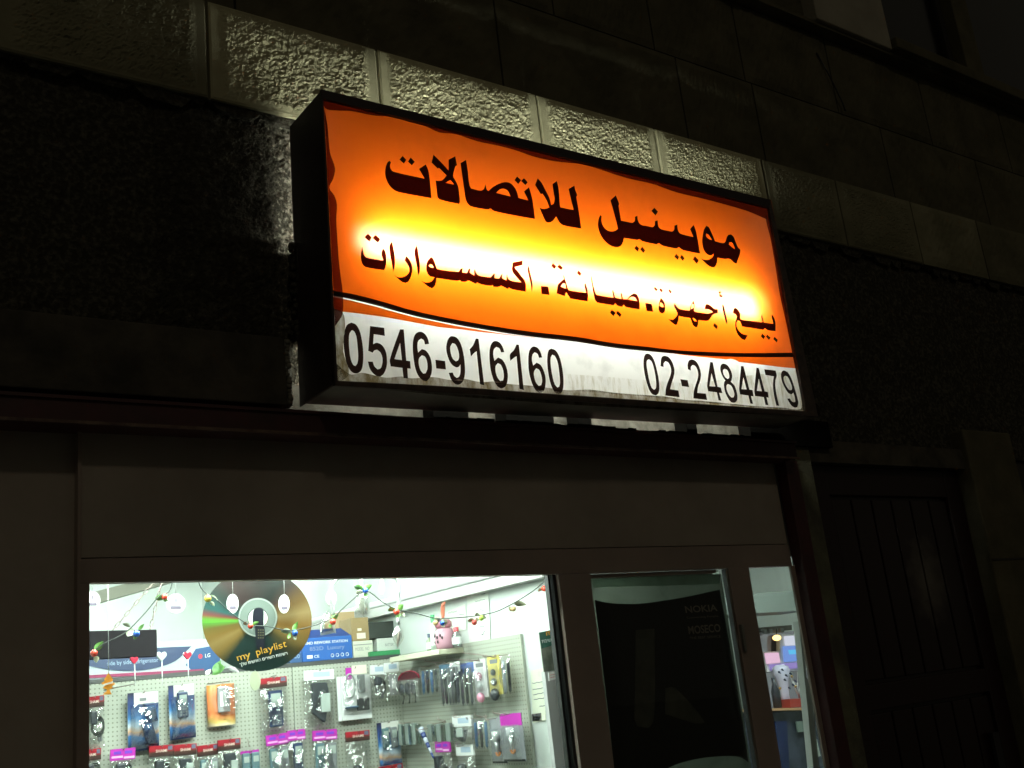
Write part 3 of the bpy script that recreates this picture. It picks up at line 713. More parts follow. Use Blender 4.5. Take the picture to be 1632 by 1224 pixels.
t, w, h = place('side', (757, 1142, 786, 1193), .05, 'pen_pack', 'glossy blue blister of black pens in the lower row', 'pen pack', G2); pack_pens(t, w, h, 3, (.06, .2, .42), 60)
t, w, h = place('side', (785, 1143, 808, 1216), .05, 'tool_card', 'grey tool card with an orange ring, left of two', 'tool pack', G2); pack_toolcard(t, w, h, 61, False)
t, w, h = place('side', (803, 1136, 837, 1213), .06, 'tool_card', 'tool card with a magenta top and orange ring, right of two', 'tool pack', G2); pack_toolcard(t, w, h, 62)
# long hooks of the side pegboard
for (a, b) in (((678, 1054), (716, 1058)), ((734, 1040), (790, 1047)), ((712, 1050), (764, 1053)), ((786, 1136), (806, 1139)), ((757, 1140), (775, 1143)), ((724, 1140), (745, 1146)), ((698, 1146), (710, 1151))):
    p = atx(*a, SX-.016); q = atx(*b, SX-.085)
    MB().tube([p+Vector((0, 0, .012)), p, q, q+Vector((-.006, -.003, .008))], .0022, 6).build('hook', M_wire, ps)
for (a, b) in (((330, 1090), (366, 1086)), ((165, 1100), (215, 1090)), ((432, 1078), (440, 1077)), ((395, 1178), (397, 1190))):
    p = at(*a, BY); q = at(*b, BY-.05); MB().tube([p, q, q+Vector((0, -.006, .006))], .0018, 6).build('hook', M_wire, pg)

# ------------------------------------------------------------------ boxes on the shelf over the back pegboard
SHZ = 1.862
def carton(box, Yf, depth, m, name, label, z0=None):
    a = at(box[0], (box[1]+box[3])/2, Yf); b = at(box[2], (box[1]+box[3])/2, Yf); pm = (box[0]+box[2])/2
    zt = at(pm, box[1], Yf).z; zb = at(pm, box[3], Yf).z if z0 is None else z0
    t = thing(name, label, 'box', ((a.x+b.x)/2, Yf+depth/2, zb))
    MB().box(a.x, b.x, Yf, Yf+depth, zb, zt).build('carton', m, t, bevel=.003)
    return t, a.x, b.x, zb, zt
M_blue = mat('blue_carton', (.02, .10, .36), .45); M_blued = mat('blue_flap', (.012, .04, .2), .45)
t, xa, xb, za, zb = carton((482, 1015, 562, 1061), 4.42, .22, M_blue, 'carton', 'bright blue box with white lettering and marks along its foot', SHZ)
fl = MB().prism([(xa, 4.424, zb), (xb, 4.424, zb), (xb-.012, 4.50, zb+.04), (xa+.01, 4.50, zb+.04)], (0, .004, 0)).build('flap', M_blued, t)
def front_text(t, s, x0, x1, z0, z1, Y, m, bold=0.): text_on('lettering', s, lambda u, v: Vector((x0+(x1-x0)*u, Y, z0+(z1-z0)*v)), m, t, False, bold)
ww = xb-xa; hh = zb-za
front_text(t, 'SMD REWORK STATION', xa+ww*.06, xb-ww*.09, za+hh*.72, za+hh*.84, 4.4185, M_white, .012)
M_lb = mat('grey_blue_print', (.2, .24, .42), .5)
front_text(t, '852D  Luxury', xa+ww*.14, xb-ww*.16, za+hh*.40, za+hh*.62, 4.4185, M_lb, .02)
front_text(t, 'CE', xa+ww*.22, xa+ww*.32, za+hh*.14, za+hh*.26, 4.4185, M_white, .01)
mb = MB(); mb.box(xa+ww*.08, xa+ww*.19, 4.4180, 4.4192, za+hh*.13, za+hh*.27)
for k in range(4):
    x0 = xa+ww*(.55+k*.10); mb.tube([(x0+.008+.007*math.cos(a), 4.4188, za+hh*.19+.007*math.sin(a)) for a in [math.pi*2*j/8 for j in range(9)]], .0016, 4)
mb.build('mark', M_white, t)
t, xa, xb, za, zb = carton((563, 1021, 595, 1056), 4.43, .16, mat('white_carton', (.62, .62, .52), .6), 'carton', 'white carton with small grey print between the blue and green boxes', SHZ)
front_text(t, 'MODEL  NO', xa+.01, xb-.02, za+.03, za+.045, 4.4285, M_grey); MB().box(xa+.004, xb-.004, 4.4288, 4.4297, za+.055, za+.058).build('print_line', M_grey, t)
zw = zb+.001
M_kraft = mat('kraft_carton', (.30, .21, .10), .75, col2=(.26, .18, .085), nscale=10)
t, xa, xb, za, zb = carton((560, 984, 588, 1021), 4.45, .12, M_kraft, 'carton', 'brown cardboard box with two pale stickers on the white carton', zw)
MB().box(xa+.025, xb-.02, 4.4485, 4.4495, za+.01, za+.035).build('sticker', M_cream, t); MB().box(xa+.03, xa+.05, 4.4485, 4.4495, za+.045, za+.056).build('sticker', M_cream, t)
t, xa, xb, za, zb = carton((539, 975, 566, 1010), 4.66, .15, mat('tan_carton', (.5, .35, .19), .75), 'carton', 'tan cardboard box behind the flap of the blue box', SHZ)
t, xa, xb, za, zb = carton((590, 1036, 657, 1052), 4.41, .22, mat('green_carton', (.03, .22, .08), .5), 'carton', 'flat green box at the right end of the shelf', SHZ)
MB().box(xb-.035, xb-.025, 4.4085, 4.4095, za+.012, za+.022).build('mark', M_cream, t)
zg = zb+.001
t, xa, xb, za, zb = carton((601, 1016, 651, 1036), 4.45, .14, mat('pale_carton', (.6, .6, .57), .6), 'carton', 'pale grey box lying on the flat green box', zg)
front_text(t, 'BATTERY', xa+.04, xa+.09, za+.02, za+.032, 4.4485, M_grey)
zq = zb+.001
t, xa, xb, za, zb = carton((587, 990, 650, 1016), 4.45, .14, mat('black_carton', (.02, .024, .02), .5), 'carton', 'black box on top of the pale grey box', zq)
t, xa, xb, za, zb = carton((462, 1040, 482, 1062), 4.43, .15, mat('teal_carton', (.03, .08, .2), .5), 'carton', 'small dark blue box half hidden by the disc', SHZ)
front_text(t, 'HDD', xa+.012, xb-.012, za+.02, za+.035, 4.4285, mat('pale_print', (.4, .5, .6), .5))
# fridge carton printed in blue behind the black panel
fr = thing('printed_carton', 'long pale carton printed with a dark blue arc and refrigerator wording', 'box', (1.25, 4.46, SHZ))
F = lambda px, py: at(px, py, 4.447)
pa = at(120, 1040, 4.45); pb = at(352, 1033, 4.45)
MB().box(pa.x, pb.x, 4.45, 4.62, SHZ, SHZ+.128).build('carton', mat('ribbed_grey', (.45, .5, .54), .5), fr)
M_navy = mat('navy_print', (.010, .026, .085), .4); M_lgb = mat('mid_blue_print', (.012, .06, .17), .4)
px_shape('arc_print', [[(120, 1058), (145, 1062), (180, 1068), (215, 1069), (250, 1064), (280, 1053), (305, 1030), (240, 1033), (120, 1042)]], F, M_navy, fr, corner=40)
px_shape('corner_print', [[(296, 1060), (312, 1034), (352, 1027), (350, 1066), (308, 1070)]], F, M_lgb, fr, smooth=False)
px_shape('edge_stripe', [[(120, 1077), (325, 1066), (326, 1071), (120, 1082)]], lambda a, b: at(a, b, 4.445), mat('maroon_stripe', (.25, .02, .08), .5), fr, smooth=False)
F2 = lambda q: at(q.x, q.y, 4.4455)
qf = quad_fn((170, 1054), (252, 1048), (171, 1063), (253, 1057)); text_on('lettering', 'side by side refrigerator', lambda u, v: F2(qf(u, v)), mat('pale_blue_lettering', (.35, .45, .6), .5), fr)
qf2 = quad_fn((327, 1042), (335, 1041), (327, 1048), (335, 1047)); text_on('lettering', 'LG', lambda u, v: F2(qf2(u, v)), M_white, fr)
px_shape('mark', [[(316, 1046), (319, 1042), (323, 1046), (319, 1050)]], lambda a, b: at(a, b, 4.4455), mat('red_mark', (.5, .03, .06), .5), fr, corner=120)
# black hanging panel on two chains
hp = thing('hanging_board', 'flat black board hanging from two thin chains at the upper left', 'panel', at(198, 1000, 3.9))
MB().prism([at(120, 1006, 3.9), at(250, 1003, 3.9), at(251, 1046, 3.9), at(120, 1052, 3.9)], (0, .03, 0)).build('panel', mat('matt_black', (.012, .010, .012), .8, spec=.15), hp, bevel=.003)
for (a, b) in (((180, 1004), (247, 926)), ((239, 1004), (258, 926))):
    p = at(*a, 3.915); q = at(*b, 3.915); ch = MB()
    n = int((q-p).length/.024)
    for k in range(n+16):
        c = p+(q-p)*(k/n); d = (q-p).normalized(); s_ = Vector((1, 0, 0)) if k % 2 else Vector((0, 1, 0))
        s_ = (s_-d*s_.dot(d)).normalized()
        ch.tube([c+d*(.015*math.cos(t_))+s_*(.005*math.sin(t_)) for t_ in [math.pi*2*j/8 for j in range(9)]], .0016, 4)
    ch.build('chain', M_wire, hp)

# ------------------------------------------------------------------ side wall: small shelf, bottles, notes
p0 = atx(664, 1047, SX-.002); p1 = atx(743, 1031, SX-.002)
sh = thing('wall_shelf', 'small cream shelf on the side wall under the pink jar', 'shelf', (SX-.05, (p0.y+p1.y)/2, p1.z))
MB().box(SX-.14, SX-.015, p1.y, p0.y, p1.z-.022, p1.z).build('board', mat('cream_board', (.62, .6, .46), .5), sh, bevel=.003)
SZ = p1.z; SHX = SX-.075
def on_shelf(px): return atx(px, 1030, SHX).y
def bottle(px, r, h, m, capm, label, cat='bottle', name='bottle'):
    t = thing(name, label, cat, (SHX, on_shelf(px), SZ))
    MB().lathe((0, 0, 0), [(0, 0), (r, 0), (r, h*.6), (r*.45, h*.72), (r*.45, h*.8)], 12).build('body', m, t, True)
    MB().lathe((0, 0, 0), [(r*.55, h*.78), (r*.6, h), (0, h)], 10).build('cap', capm, t, True)
    MB().lathe((0, 0, 0), [(r*1.03, h*.15), (r*1.03, h*.5)], 12).build('bottle_label', M_white, t, True)
bottle(685, .013, .075, mat('amber_bottle', (.25, .3, .2), .2), M_phone, 'small pale bottle with a navy cap at the left of the wall shelf')
bottle(693, .016, .15, mat('frosted_bottle', (.6, .7, .65), .3), mat('green_cap', (.08, .35, .16), .4), 'tall frosted bottle with a green cap behind the pink jar')
bottle(729, .020, .08, clear('bottle_plastic', .2, .1, (.85, .9, .9)), mat('red_liquid', (.5, .06, .08), .3), 'squat clear bottle with red at its foot right of the pink jar')
jr = thing('pink_jar', 'pink face patterned jar with a curved orange straw on the wall shelf', 'jar', (SHX-.01, on_shelf(713), SZ))
M_pj = mat('pink_ceramic', (.50, .26, .33), .35)
MB().lathe((0, 0, 0), [(0, 0), (.036, 0), (.040, .02), (.040, .065), (.034, .08), (.028, .084)], 16).build('body', M_pj, jr, True)
MB().lathe((0, 0, 0), [(.03, .085), (.036, .092), (.036, .108), (.026, .118), (0, .12)], 16).build('lid', mat('dusky_lid', (.38, .14, .17), .35), jr, True)
MB().tube([(0, 0, .115), (0, -.002, .14), (-.002, -.008, .165), (-.004, -.02, .182), (-.006, -.036, .186)], [.008, .009, .01, .008, .004], 8).build('straw', mat('coral', (.72, .22, .14), .4), jr, True)
mb = MB()
for (a, z) in ((2.6, .055), (2.9, .058), (3.3, .048), (3.35, .03), (3.7, .055), (3.9, .045), (2.4, .03)): mb.ball((.040*math.cos(a), .040*math.sin(a), z), .0045, 6, (1, 1, 1.6))
mb.build('spot', M_black, jr, True)
def note(px, label, scr, m=None):
    X = SX-.004; v = [atx(a, b, X) for a, b in px]
    t = thing('wall_note', label, 'note', v[2])
    MB().prism(v, (-.0012, 0, 0)).build('paper', m or mat('note_paper', (.74, .77, .70), .7), t)
    mb = MB(); Xp = X-.002; R = random.Random(len(label))
    for (a, b, w_, s_) in scr:
        q = [(a+w_*k/7, b-w_*.17*k/7+R.uniform(-s_, s_)) for k in range(8)]
        mb.tube([atx(x_, y_, Xp) for x_, y_ in q], .0012, 4)
    mb.build('handwriting', mat('pen_ink', (.15, .17, .2), .6), t)
note([(744, 941), (778, 932), (782, 1018), (748, 1027)], 'tall handwritten paper note on the white side wall above the pegboard', [(755, 948, 18, 1.5), (757, 958, 16, 1.8), (764, 973, 7, 3), (765, 985, 8, 2), (764, 1001, 8, 2.5), (767, 1010, 6, 3.5)])
note([(712, 975), (742, 962), (744, 1003), (713, 1010)], 'slanted paper note behind the pink jar', [(714, 977, 14, 1.5), (732, 980, 8, 1.)])
note([(846, 1069), (868, 1064), (870, 1148), (850, 1152)], 'lined paper notice beside the pegboard near the window edge', [(848, 1089, 18, .6), (849, 1099, 18, .6), (850, 1107, 18, .6), (851, 1115, 16, .6), (860, 1126, 8, .5)], mat('cream_notice', (.66, .67, .55), .7))
note([(848, 1138), (863, 1136), (864, 1149), (849, 1150)], 'small dark printed sticker below the lined notice', [(851, 1141, 10, .5), (852, 1146, 8, .5)], mat('dark_sticker', (.06, .05, .05), .4))

# grey leaf and poster by the window's right edge
lf = thing('display_side_leaf', 'plain grey display panel leaning inside the right edge of the window', 'panel', at(890, 1224, 3.02))
MB().prism([at(868, 1070, 3.02), at(905, 1062, 3.02), at(922, 1290, 3.02), at(893, 1290, 3.02)], (0, .02, 0)).build('panel', mat('mid_grey_board', (.42, .42, .42), .6), lf)
pp = thing('poster', 'small green and grey poster taped above the grey panel inside the window', 'poster', at(880, 1040, 3.0))
MB().prism([at(859, 1008, 3.0), at(894, 1001, 3.0), at(902, 1066, 3.0), at(867, 1071, 3.0)], (0, .003, 0)).build('paper', mat('grey_green_print', (.28, .29, .24), .4, col2=(.1, .11, .09), nscale=14), pp)
Pp = lambda a, b: at(a, b, 2.998)
px_shape('green_print', [[(859, 1008), (894, 1001), (896, 1022), (876, 1030), (863, 1034)]], Pp, mat('dark_green_print', (.02, .10, .07), .4), pp, smooth=False)
qf3 = quad_fn((870, 1007), (886, 1003), (871, 1016), (888, 1012)); text_on('lettering', 'my', lambda u, v: at(*qf3(u, v), 2.996), mat('orange_print_ink', (.8, .35, .05), .5), pp, bold=.02)
qf4 = quad_fn((863, 1020), (881, 1017), (864, 1025), (882, 1022)); text_on('lettering', 'רשימת'[::-1], lambda u, v: at(*qf4(u, v), 2.996), M_white, pp, bold=.01)
pc = thing('price_card', 'white price card under the small green poster', 'card', at(885, 1078, 2.99))
MB().prism([at(874, 1072, 2.99), at(896, 1068, 2.99), at(897, 1080, 2.99), at(875, 1085, 2.99)], (0, .002, 0)).build('paper', M_white, pc)
mb = MB()
for k in range(2): mb.tube([at(877, 1076+k*4, 2.988), at(893, 1073+k*4, 2.988)], .0008, 4)
mb.build('print_line', mat('red_ink', (.5, .15, .15), .5), pc)
ip = thing('display_side_post', 'white upright post with a catch behind the right edge of the window', 'post', at(900, 1224, 2.94))
MB().box(at(883, 920, 2.92).x, at(893, 920, 2.92).x+.004, 2.905, 2.945, .3, 2.009).build('post', M_white, ip)
q = at(902, 1055, 2.90); MB().box(q.x-.012, q.x+.012, 2.875, 2.904, q.z-.045, q.z+.045).build('catch', mat('white_metal', (.75, .77, .75), .3), ip, bevel=.003)

# ------------------------------------------------------------------ big cardboard disc hanging in the window
DP = at(409, 989, 3.2); DN = (DP-CAM).normalized()
DR = ray(497, 984).normalized()
dc = thing('hanging_disc', 'big printed cardboard compact disc hanging in the window', 'disc sign', DP)
def Hd(off): return lambda px, py: hit(px, py, DP-DN*off, DN)
def disc_mat():
    m, t, o = nt('disc_print'); b = N(t, 'ShaderNodeBsdfPrincipled'); t.links.new(b.outputs[0], o.inputs[0]); b.inputs['Roughness'].default_value = .35
    c = N(t, 'ShaderNodeTexCoord'); 
    dx = N(t, 'ShaderNodeVectorMath', operation='DOT_PRODUCT'); dx.inputs[1].default_value = RT
    dy = N(t, 'ShaderNodeVectorMath', operation='DOT_PRODUCT'); dy.inputs[1].default_value = UP
    for d in (dx, dy): t.links.new(c.outputs['Object'], d.inputs[0])
    an = N(t, 'ShaderNodeMath', operation='ARCTAN2'); t.links.new(dy.outputs['Value'], an.inputs[0]); t.links.new(dx.outputs['Value'], an.inputs[1])
    f = N(t, 'ShaderNodeMath', operation='MULTIPLY_ADD'); f.inputs[1].default_value = 1/(2*math.pi); f.inputs[2].default_value = .5
    t.links.new(an.outputs[0], f.inputs[0])
    # angle 0 = left (pi), .25 = down, .5 = right, .75 = up
    st = [(0, (.10, .30, .05)), (.02, (.16, .12, .03)), (.05, (.22, .13, .03)), (.075, (.30, .20, .07)), (.11, (.24, .15, .04)), (.135, (.10, .075, .025)), (.155, (.015, .035, .03)),
          (.345, (.015, .035, .03)), (.39, (.06, .05, .02)), (.43, (.22, .14, .04)), (.47, (.25, .13, .03)), (.52, (.36, .25, .11)), (.56, (.14, .08, .025)), (.62, (.04, .025, .02)),
          (.67, (.012, .016, .014)), (.86, (.03, .015, .014)), (.91, (.02, .035, .03)), (.955, (.02, .09, .085)), (.975, (.2, .04, .04)), (.99, (.13, .38, .05))]; st = [(p, tuple(x*.62 for x in c)) for p, c in st]
    t.links.new(ramp(t, f.outputs[0], st), b.inputs['Base Color']); return m
def ell(cx, cy_, rx, ry, n=40, rot=0): return [(cx+rx*math.cos(2*math.pi*k/n+rot), cy_+ry*math.sin(2*math.pi*k/n+rot)) for k in range(n)]
v, f = fill2d([[(p[0]-816, 612-p[1]) for p in ell(409.5, 989, 87.5, 81, 72)], [(p[0]-816, 612-p[1]) for p in ell(411, 985, 15.5, 15, 30)]])
h0, h1 = Hd(0), Hd(-.006)
mb = MB().add([h0(p.x+816, 612-p.y) for p in v], f); mb.add([h1(p.x+816, 612-p.y) for p in v], [tuple(reversed(q)) for q in f])
E0 = ell(409.5, 989, 87.5, 81, 72); n = 72; vv = [h0(*p) for p in E0]+[h1(*p) for p in E0]
mb.add(vv, [(i, i+n, (i+1) % n+n, (i+1) % n) for i in range(n)])
mb.build('disc', disc_mat(), dc)
px_shape('hub_ring', [ell(411, 984, 31, 31), ell(411, 985, 16.5, 16)], Hd(.002), mat('hub_grey', (.16, .19, .17), .25), dc, smooth=False)
px_shape('hub_ring', [ell(411, 984, 31, 31), ell(411, 984, 28.5, 28.5)], Hd(.003), mat('hub_rim', (.30, .33, .30), .25), dc, smooth=False)
px_shape('printed_handset', [[(404, 974), (408, 969), (417, 969), (420, 973), (420, 996), (422, 1005), (422, 1033), (418, 1036), (411, 1035), (408, 1030), (406, 996), (403, 994)]], Hd(.004), mat('handset_print', (.012, .013, .02), .3), dc, corner=90)
mb = MB(); hk = Hd(.005)
for r_ in range(4):
    for c_ in range(3):
        a = 411+c_*3.6; b = 1003+r_*4.2; mb.add([hk(a, b), hk(a+2.2, b), hk(a+2.2, b+2), hk(a, b+2)], [(0, 3, 2, 1)])
mb.build('printed_keypad', mat('key_print', (.12, .11, .06), .4), dc)
qd = quad_fn((376, 1044), (456, 1021), (379, 1053.5), (458, 1030.5))
for s, u0, u1, z0, z1 in (('m', 0, .155, .0, .72), ('y', .16, .27, -.42, .72), ('p', .385, .47, -.42, .72), ('l', .49, .505, 0, 1.1), ('a', .53, .62, 0, .72), ('y', .62, .735, -.42, .72), ('l', .75, .768, 0, 1.1), ('i', .79, .81, 0, 1.1), ('s', .83, .91, 0, .72), ('t', .925, .99, 0, .95)):
    text_on('title_lettering', s, (lambda u0, u1, z0, z1: lambda u, v: Hd(.006)(*qd(u0+(u1-u0)*u, z0+(z1-z0)*v)))(u0, u1, z0, z1), mat('orange_lettering', (.75, .38, .05), .4), dc)
qh = quad_fn((381, 1056.5), (457, 1038), (383, 1063.5), (459, 1044.5))
text_on('subtitle_lettering', 'רשימת השירים האישית שלך'[::-1], lambda u, v: Hd(.006)(*qh(u, v)), M_white, dc, bold=.012)
MB().tube([h0(367, 920), h0(367, 895)], .0012, 5).tube([h0(452, 920), h0(452, 895)], .0012, 5).build('string', M_white, dc)

# ------------------------------------------------------------------ oval tags hanging from the window head
def oval_tag(cx, cy_, rx, ry, Y, label, m, marks=True, top=900):
    t = thing('hanging_tag', label, 'tag', at(cx, cy_, Y), 0, 'tags hanging in the window')
    px = ell(cx, cy_, rx, ry, 28)
    pts = [at(a, b, Y) for a, b in px]
    MB().prism(pts, (0, .004, 0)).build('disc', m, t)
    if marks:
        mk = MB()
        for (a, b, c, d) in ((-.05, -.55, .12, -.15), (-.5, .25, .55, .55)):
            mk.prism([at(cx+rx*a, cy_+ry*b, Y-.001), at(cx+rx*a, cy_+ry*d, Y-.001), at(cx+rx*c, cy_+ry*d, Y-.001), at(cx+rx*c, cy_+ry*b, Y-.001)], (0, .0006, 0))
        mk.build('print', mat('tag_print', (.16, .13, .18), .5), t)
    MB().tube([at(cx, cy_-ry, Y), at(cx-1, top, Y)], .0009, 4).build('string', M_white, t)
M_tag = mat('white_tag', (.8, .8, .8), .4); M_tagc = mat('cream_tag', (.66, .70, .5), .4)
oval_tag(280, 962, 15.5, 15.5, 3.12, 'round white tag against the pale wall left of the disc', M_tag)
oval_tag(147, 957, 13, 14.5, 3.12, 'round white tag cut by the left window frame', M_tag)
oval_tag(371, 962, 9.3, 15.5, 3.14, 'oval white tag in front of the left half of the disc', M_tag)
oval_tag(453, 962.5, 8.7, 15, 3.14, 'oval white tag in front of the right half of the disc', M_tag)
oval_tag(528, 953, 8.3, 13, 3.25, 'grey oval tag behind the left chrome hook', mat('grey_tag', (.5, .5, .46), .4))
oval_tag(608.5, 935, 4, 13, 3.25, 'thin brownish tag seen edge on near the right chrome hook', mat('tan_tag', (.4, .35, .3), .4), False)
oval_tag(407, 1085, 8.5, 15.5, 3.2, 'cream oval pendant hanging below the disc', M_tagc, False, 1068)
# air freshener, heart sticks
af = thing('air_freshener', 'orange fir tree shaped air freshener hanging at the left of the window', 'air freshener', at(172, 1090, 3.1))
px_shape('card', [[(173, 1072), (180, 1083), (179, 1086), (184, 1090), (178, 1094), (180, 1096), (175, 1099), (176, 1103), (178, 1106.5), (164, 1107.5), (166, 1104), (170, 1102), (170, 1099), (163, 1096), (167, 1093), (161, 1089), (167, 1085), (166, 1083)]], lambda a, b: at(a, b, 3.1), mat('orange_card', (.8, .3, .03), .5), af, smooth=False)
px_shape('band', [[(165, 1090), (180, 1085.5), (180, 1088.5), (165, 1093)]], lambda a, b: at(a, b, 3.098), M_cream, af, smooth=False)
MB().tube([at(173, 1072, 3.1), at(172, 900, 3.1)], .0008, 4).build('string', M_white, af)
M_heart = mat('red_heart', (.45, .02, .05), .25, coat=.5)
def heart(cx, cy_, s, m, label, Y=3.9):
    t = thing('heart_stick', label, 'ornament', at(cx, cy_+s, Y), 0, 'heart shaped sticks')
    px_ = [(0, .95), (-.55, .35), (-.95, -.2), (-.8, -.75), (-.4, -.85), (0, -.5), (.4, -.85), (.8, -.75), (.95, -.2), (.55, .35)]
    lp = smooth_loop([(cx+s*a, cy_+s*b) for a, b in px_], 3, 70)
    MB().prism([at(p.x, p.y, Y) for p in lp], (0, .012, 0)).build('heart', m, t, bevel=.003)
    MB().tube([at(cx, cy_+s*.8, Y+.006), at(cx+1, cy_+s*5.5, Y+.006)], .0018, 6).build('stick', M_white, t)
heart(299.5, 1045, 7, M_heart, 'glossy red heart stick left of the disc')
heart(214.5, 1052, 7, M_heart, 'red heart stick under the black hanging board')
heart(258, 1046, 8.5, mat('pearl_heart', (.55, .6, .56), .3), 'pearl white heart stick at the corner of the black board')
# green bird ornament between carton and disc
bo = thing('leaf_ornament', 'green and white leafy ornament under the left rim of the disc', 'ornament', at(348, 1067, 4.1))
M_lf = mat('bright_leaf', (.10, .26, .05), .4, col2=(.16, .34, .08), nscale=30)
def leaf(mb, base, tip, wdt, bend=.25):
    base, tip = Vector(base), Vector(tip); d = tip-base; L = d.length
    s = d.cross(FW); s = s.normalized() if s.length > 1e-6 else RT.copy()
    nrm = s.cross(d).normalized()
    v = []; 
    for k in range(7):
        u = k/6; w_ = wdt*math.sin(math.pi*(u**.8))*.5; c = base+d*u+nrm*(bend*L*math.sin(math.pi*u)*.4)
        v += [c-s*w_+nrm*w_*.5, c, c+s*w_+nrm*w_*.5]
    f = []
    for k in range(6):
        f += [(3*k, 3*k+1, 3*k+4, 3*k+3), (3*k+1, 3*k+2, 3*k+5, 3*k+4)]
    return mb.add(v, f, True)
for (a, b, w_, m) in (((340, 1072), (352, 1052), .05, M_lf), ((352, 1072), (348, 1056), .05, M_lf), ((338, 1075), (360, 1062), .04, M_lf), ((362, 1064), (382, 1072), .03, M_white), ((328, 1075), (336, 1066), .03, M_white)):
    leaf(MB(), at(*a, 4.1), at(*b, 4.1), w_*.6, .1).build('leaf', mat('deep_leaf', (.04, .14, .03), .4, col2=(.12, .28, .07), nscale=40) if m is M_lf else m, bo)
# ------------------------------------------------------------------ chrome display hooks with translucent shades
M_shade = clear('smoky_shade', .22, .2, (.80, .79, .73))
def chrome_hook(pts, shade, label, Y=3.16):
    t = thing('display_hook', label, 'display hook', at(*pts[0], Y), 0, 'chrome display hooks in the window')
    lp = [Vector(p) for p in pts]; P = []
    for i in range(len(lp)-1):
        p0, p1, p2, p3 = lp[max(i-1, 0)], lp[i], lp[i+1], lp[min(i+2, len(lp)-1)]
        for k in range(5):
            u = k/5; P.append(.5*((2*p1)+(-p0+p2)*u+(2*p0-5*p1+4*p2-p3)*u*u+(-p0+3*p1-3*p2+p3)*u**3))
    P.append(lp[-1])
    MB().tube([at(p.x, p.y, Y) for p in P], .0058, 10).build('rod', M_chrome, t)
    for (loop, m) in shade:
        l = smooth_loop(loop, 3, 50); c = sum((Vector(p) for p in loop), Vector((0, 0)))/len(loop)
        n = len(l); v = [at(p.x, p.y, Y+.01) for p in l]+[at(c.x+(p.x-c.x)*.6, c.y+(p.y-c.y)*.6, Y-.014) for p in l]
        MB().add(v, [(i, (i+1) % n, n+(i+1) % n, n+i) for i in range(n)]+[tuple(n+i for i in range(n))], True).build('shade', m, t)
chrome_hook([(556, 905), (545, 917), (531, 930), (527.5, 945), (529, 962), (531.5, 980)], [([(524, 972), (530, 985), (534, 998), (536, 1010), (533, 1009), (512, 1013), (510, 1012), (512, 995), (516, 980)], M_shade)], 'left chrome hook with a bell shaped smoky shade')
chrome_hook([(575, 900), (576, 915), (576, 930), (577, 942)], [([(570, 942), (588, 944), (590, 978), (582, 984), (566, 978), (568, 955)], M_shade), ([(576, 944), (579, 955), (580, 970), (579, 984), (576, 975), (573, 955)], mat('pearl_leaf', (.72, .72, .68), .25))], 'middle chrome hook behind green leaves with a pale leaf pendant')
chrome_hook([(608, 905), (622, 915), (632, 924), (635.5, 938), (635.5, 960), (635, 996)], [([(637, 997), (643, 1006), (643, 1018), (634, 1032), (626, 1018), (628, 1004)], M_shade), ([(637, 998), (638, 1010), (634, 1034), (632, 1020), (635, 1005)], mat('rose_leaf', (.5, .4, .36), .25))], 'right chrome hook ending in a pointed leaf shade')
# ------------------------------------------------------------------ garland of beads and leaves
GY = 3.12
ga = thing('garland', 'bead and leaf garland strung across the inside of the window', 'garland', at(500, 1000, GY))
def cord_path(pts):
    lp = [Vector(p) for p in pts]; P = []
    for i in range(len(lp)-1):
        p0, p1, p2, p3 = lp[max(i-1, 0)], lp[i], lp[i+1], lp[min(i+2, len(lp)-1)]
        for k in range(4):
            u = k/4; P.append(.5*((2*p1)+(-p0+p2)*u+(2*p0-5*p1+4*p2-p3)*u*u+(-p0+3*p1-3*p2+p3)*u**3))
    return P+[lp[-1]]
for seg in ([(150, 1038), (165, 1026), (200, 1008), (232, 976), (252, 952), (268, 944), (274, 930), (276, 905)], [(312, 900), (318, 932), (331, 948), (345, 955), (370, 978), (399, 996), (425, 998), (452, 1004), (472, 1004), (500, 997), (528, 986), (555, 962), (583, 942), (610, 960), (632, 971), (665, 978), (692, 985), (720, 985), (755, 982), (790, 975), (817, 962), (845, 945), (866, 928), (878, 912), (884, 895)]):
    MB().tube([at(p.x, p.y, GY) for p in cord_path(seg)], .0017, 5).build('cord', M_dark, ga)
M_beads = {'r': mat('red_bead', (.75, .07, .04), .2, coat=.6), 'b': mat('blue_bead', (.03, .12, .55), .2, coat=.6), 'y': mat('yellow_bead', (.65, .5, .06), .2, coat=.6), 't': mat('tan_bead', (.55, .38, .18), .3), 'g': mat('green_bead', (.35, .5, .08), .3), 'm': mat('maroon_bead', (.35, .04, .03), .3)}
M_leafw = mat('pale_leaf', (.55, .6, .42), .4, col2=(.65, .68, .52), nscale=30); M_leafd = mat('dull_leaf', (.28, .30, .18), .5, col2=(.4, .38, .27), nscale=40)
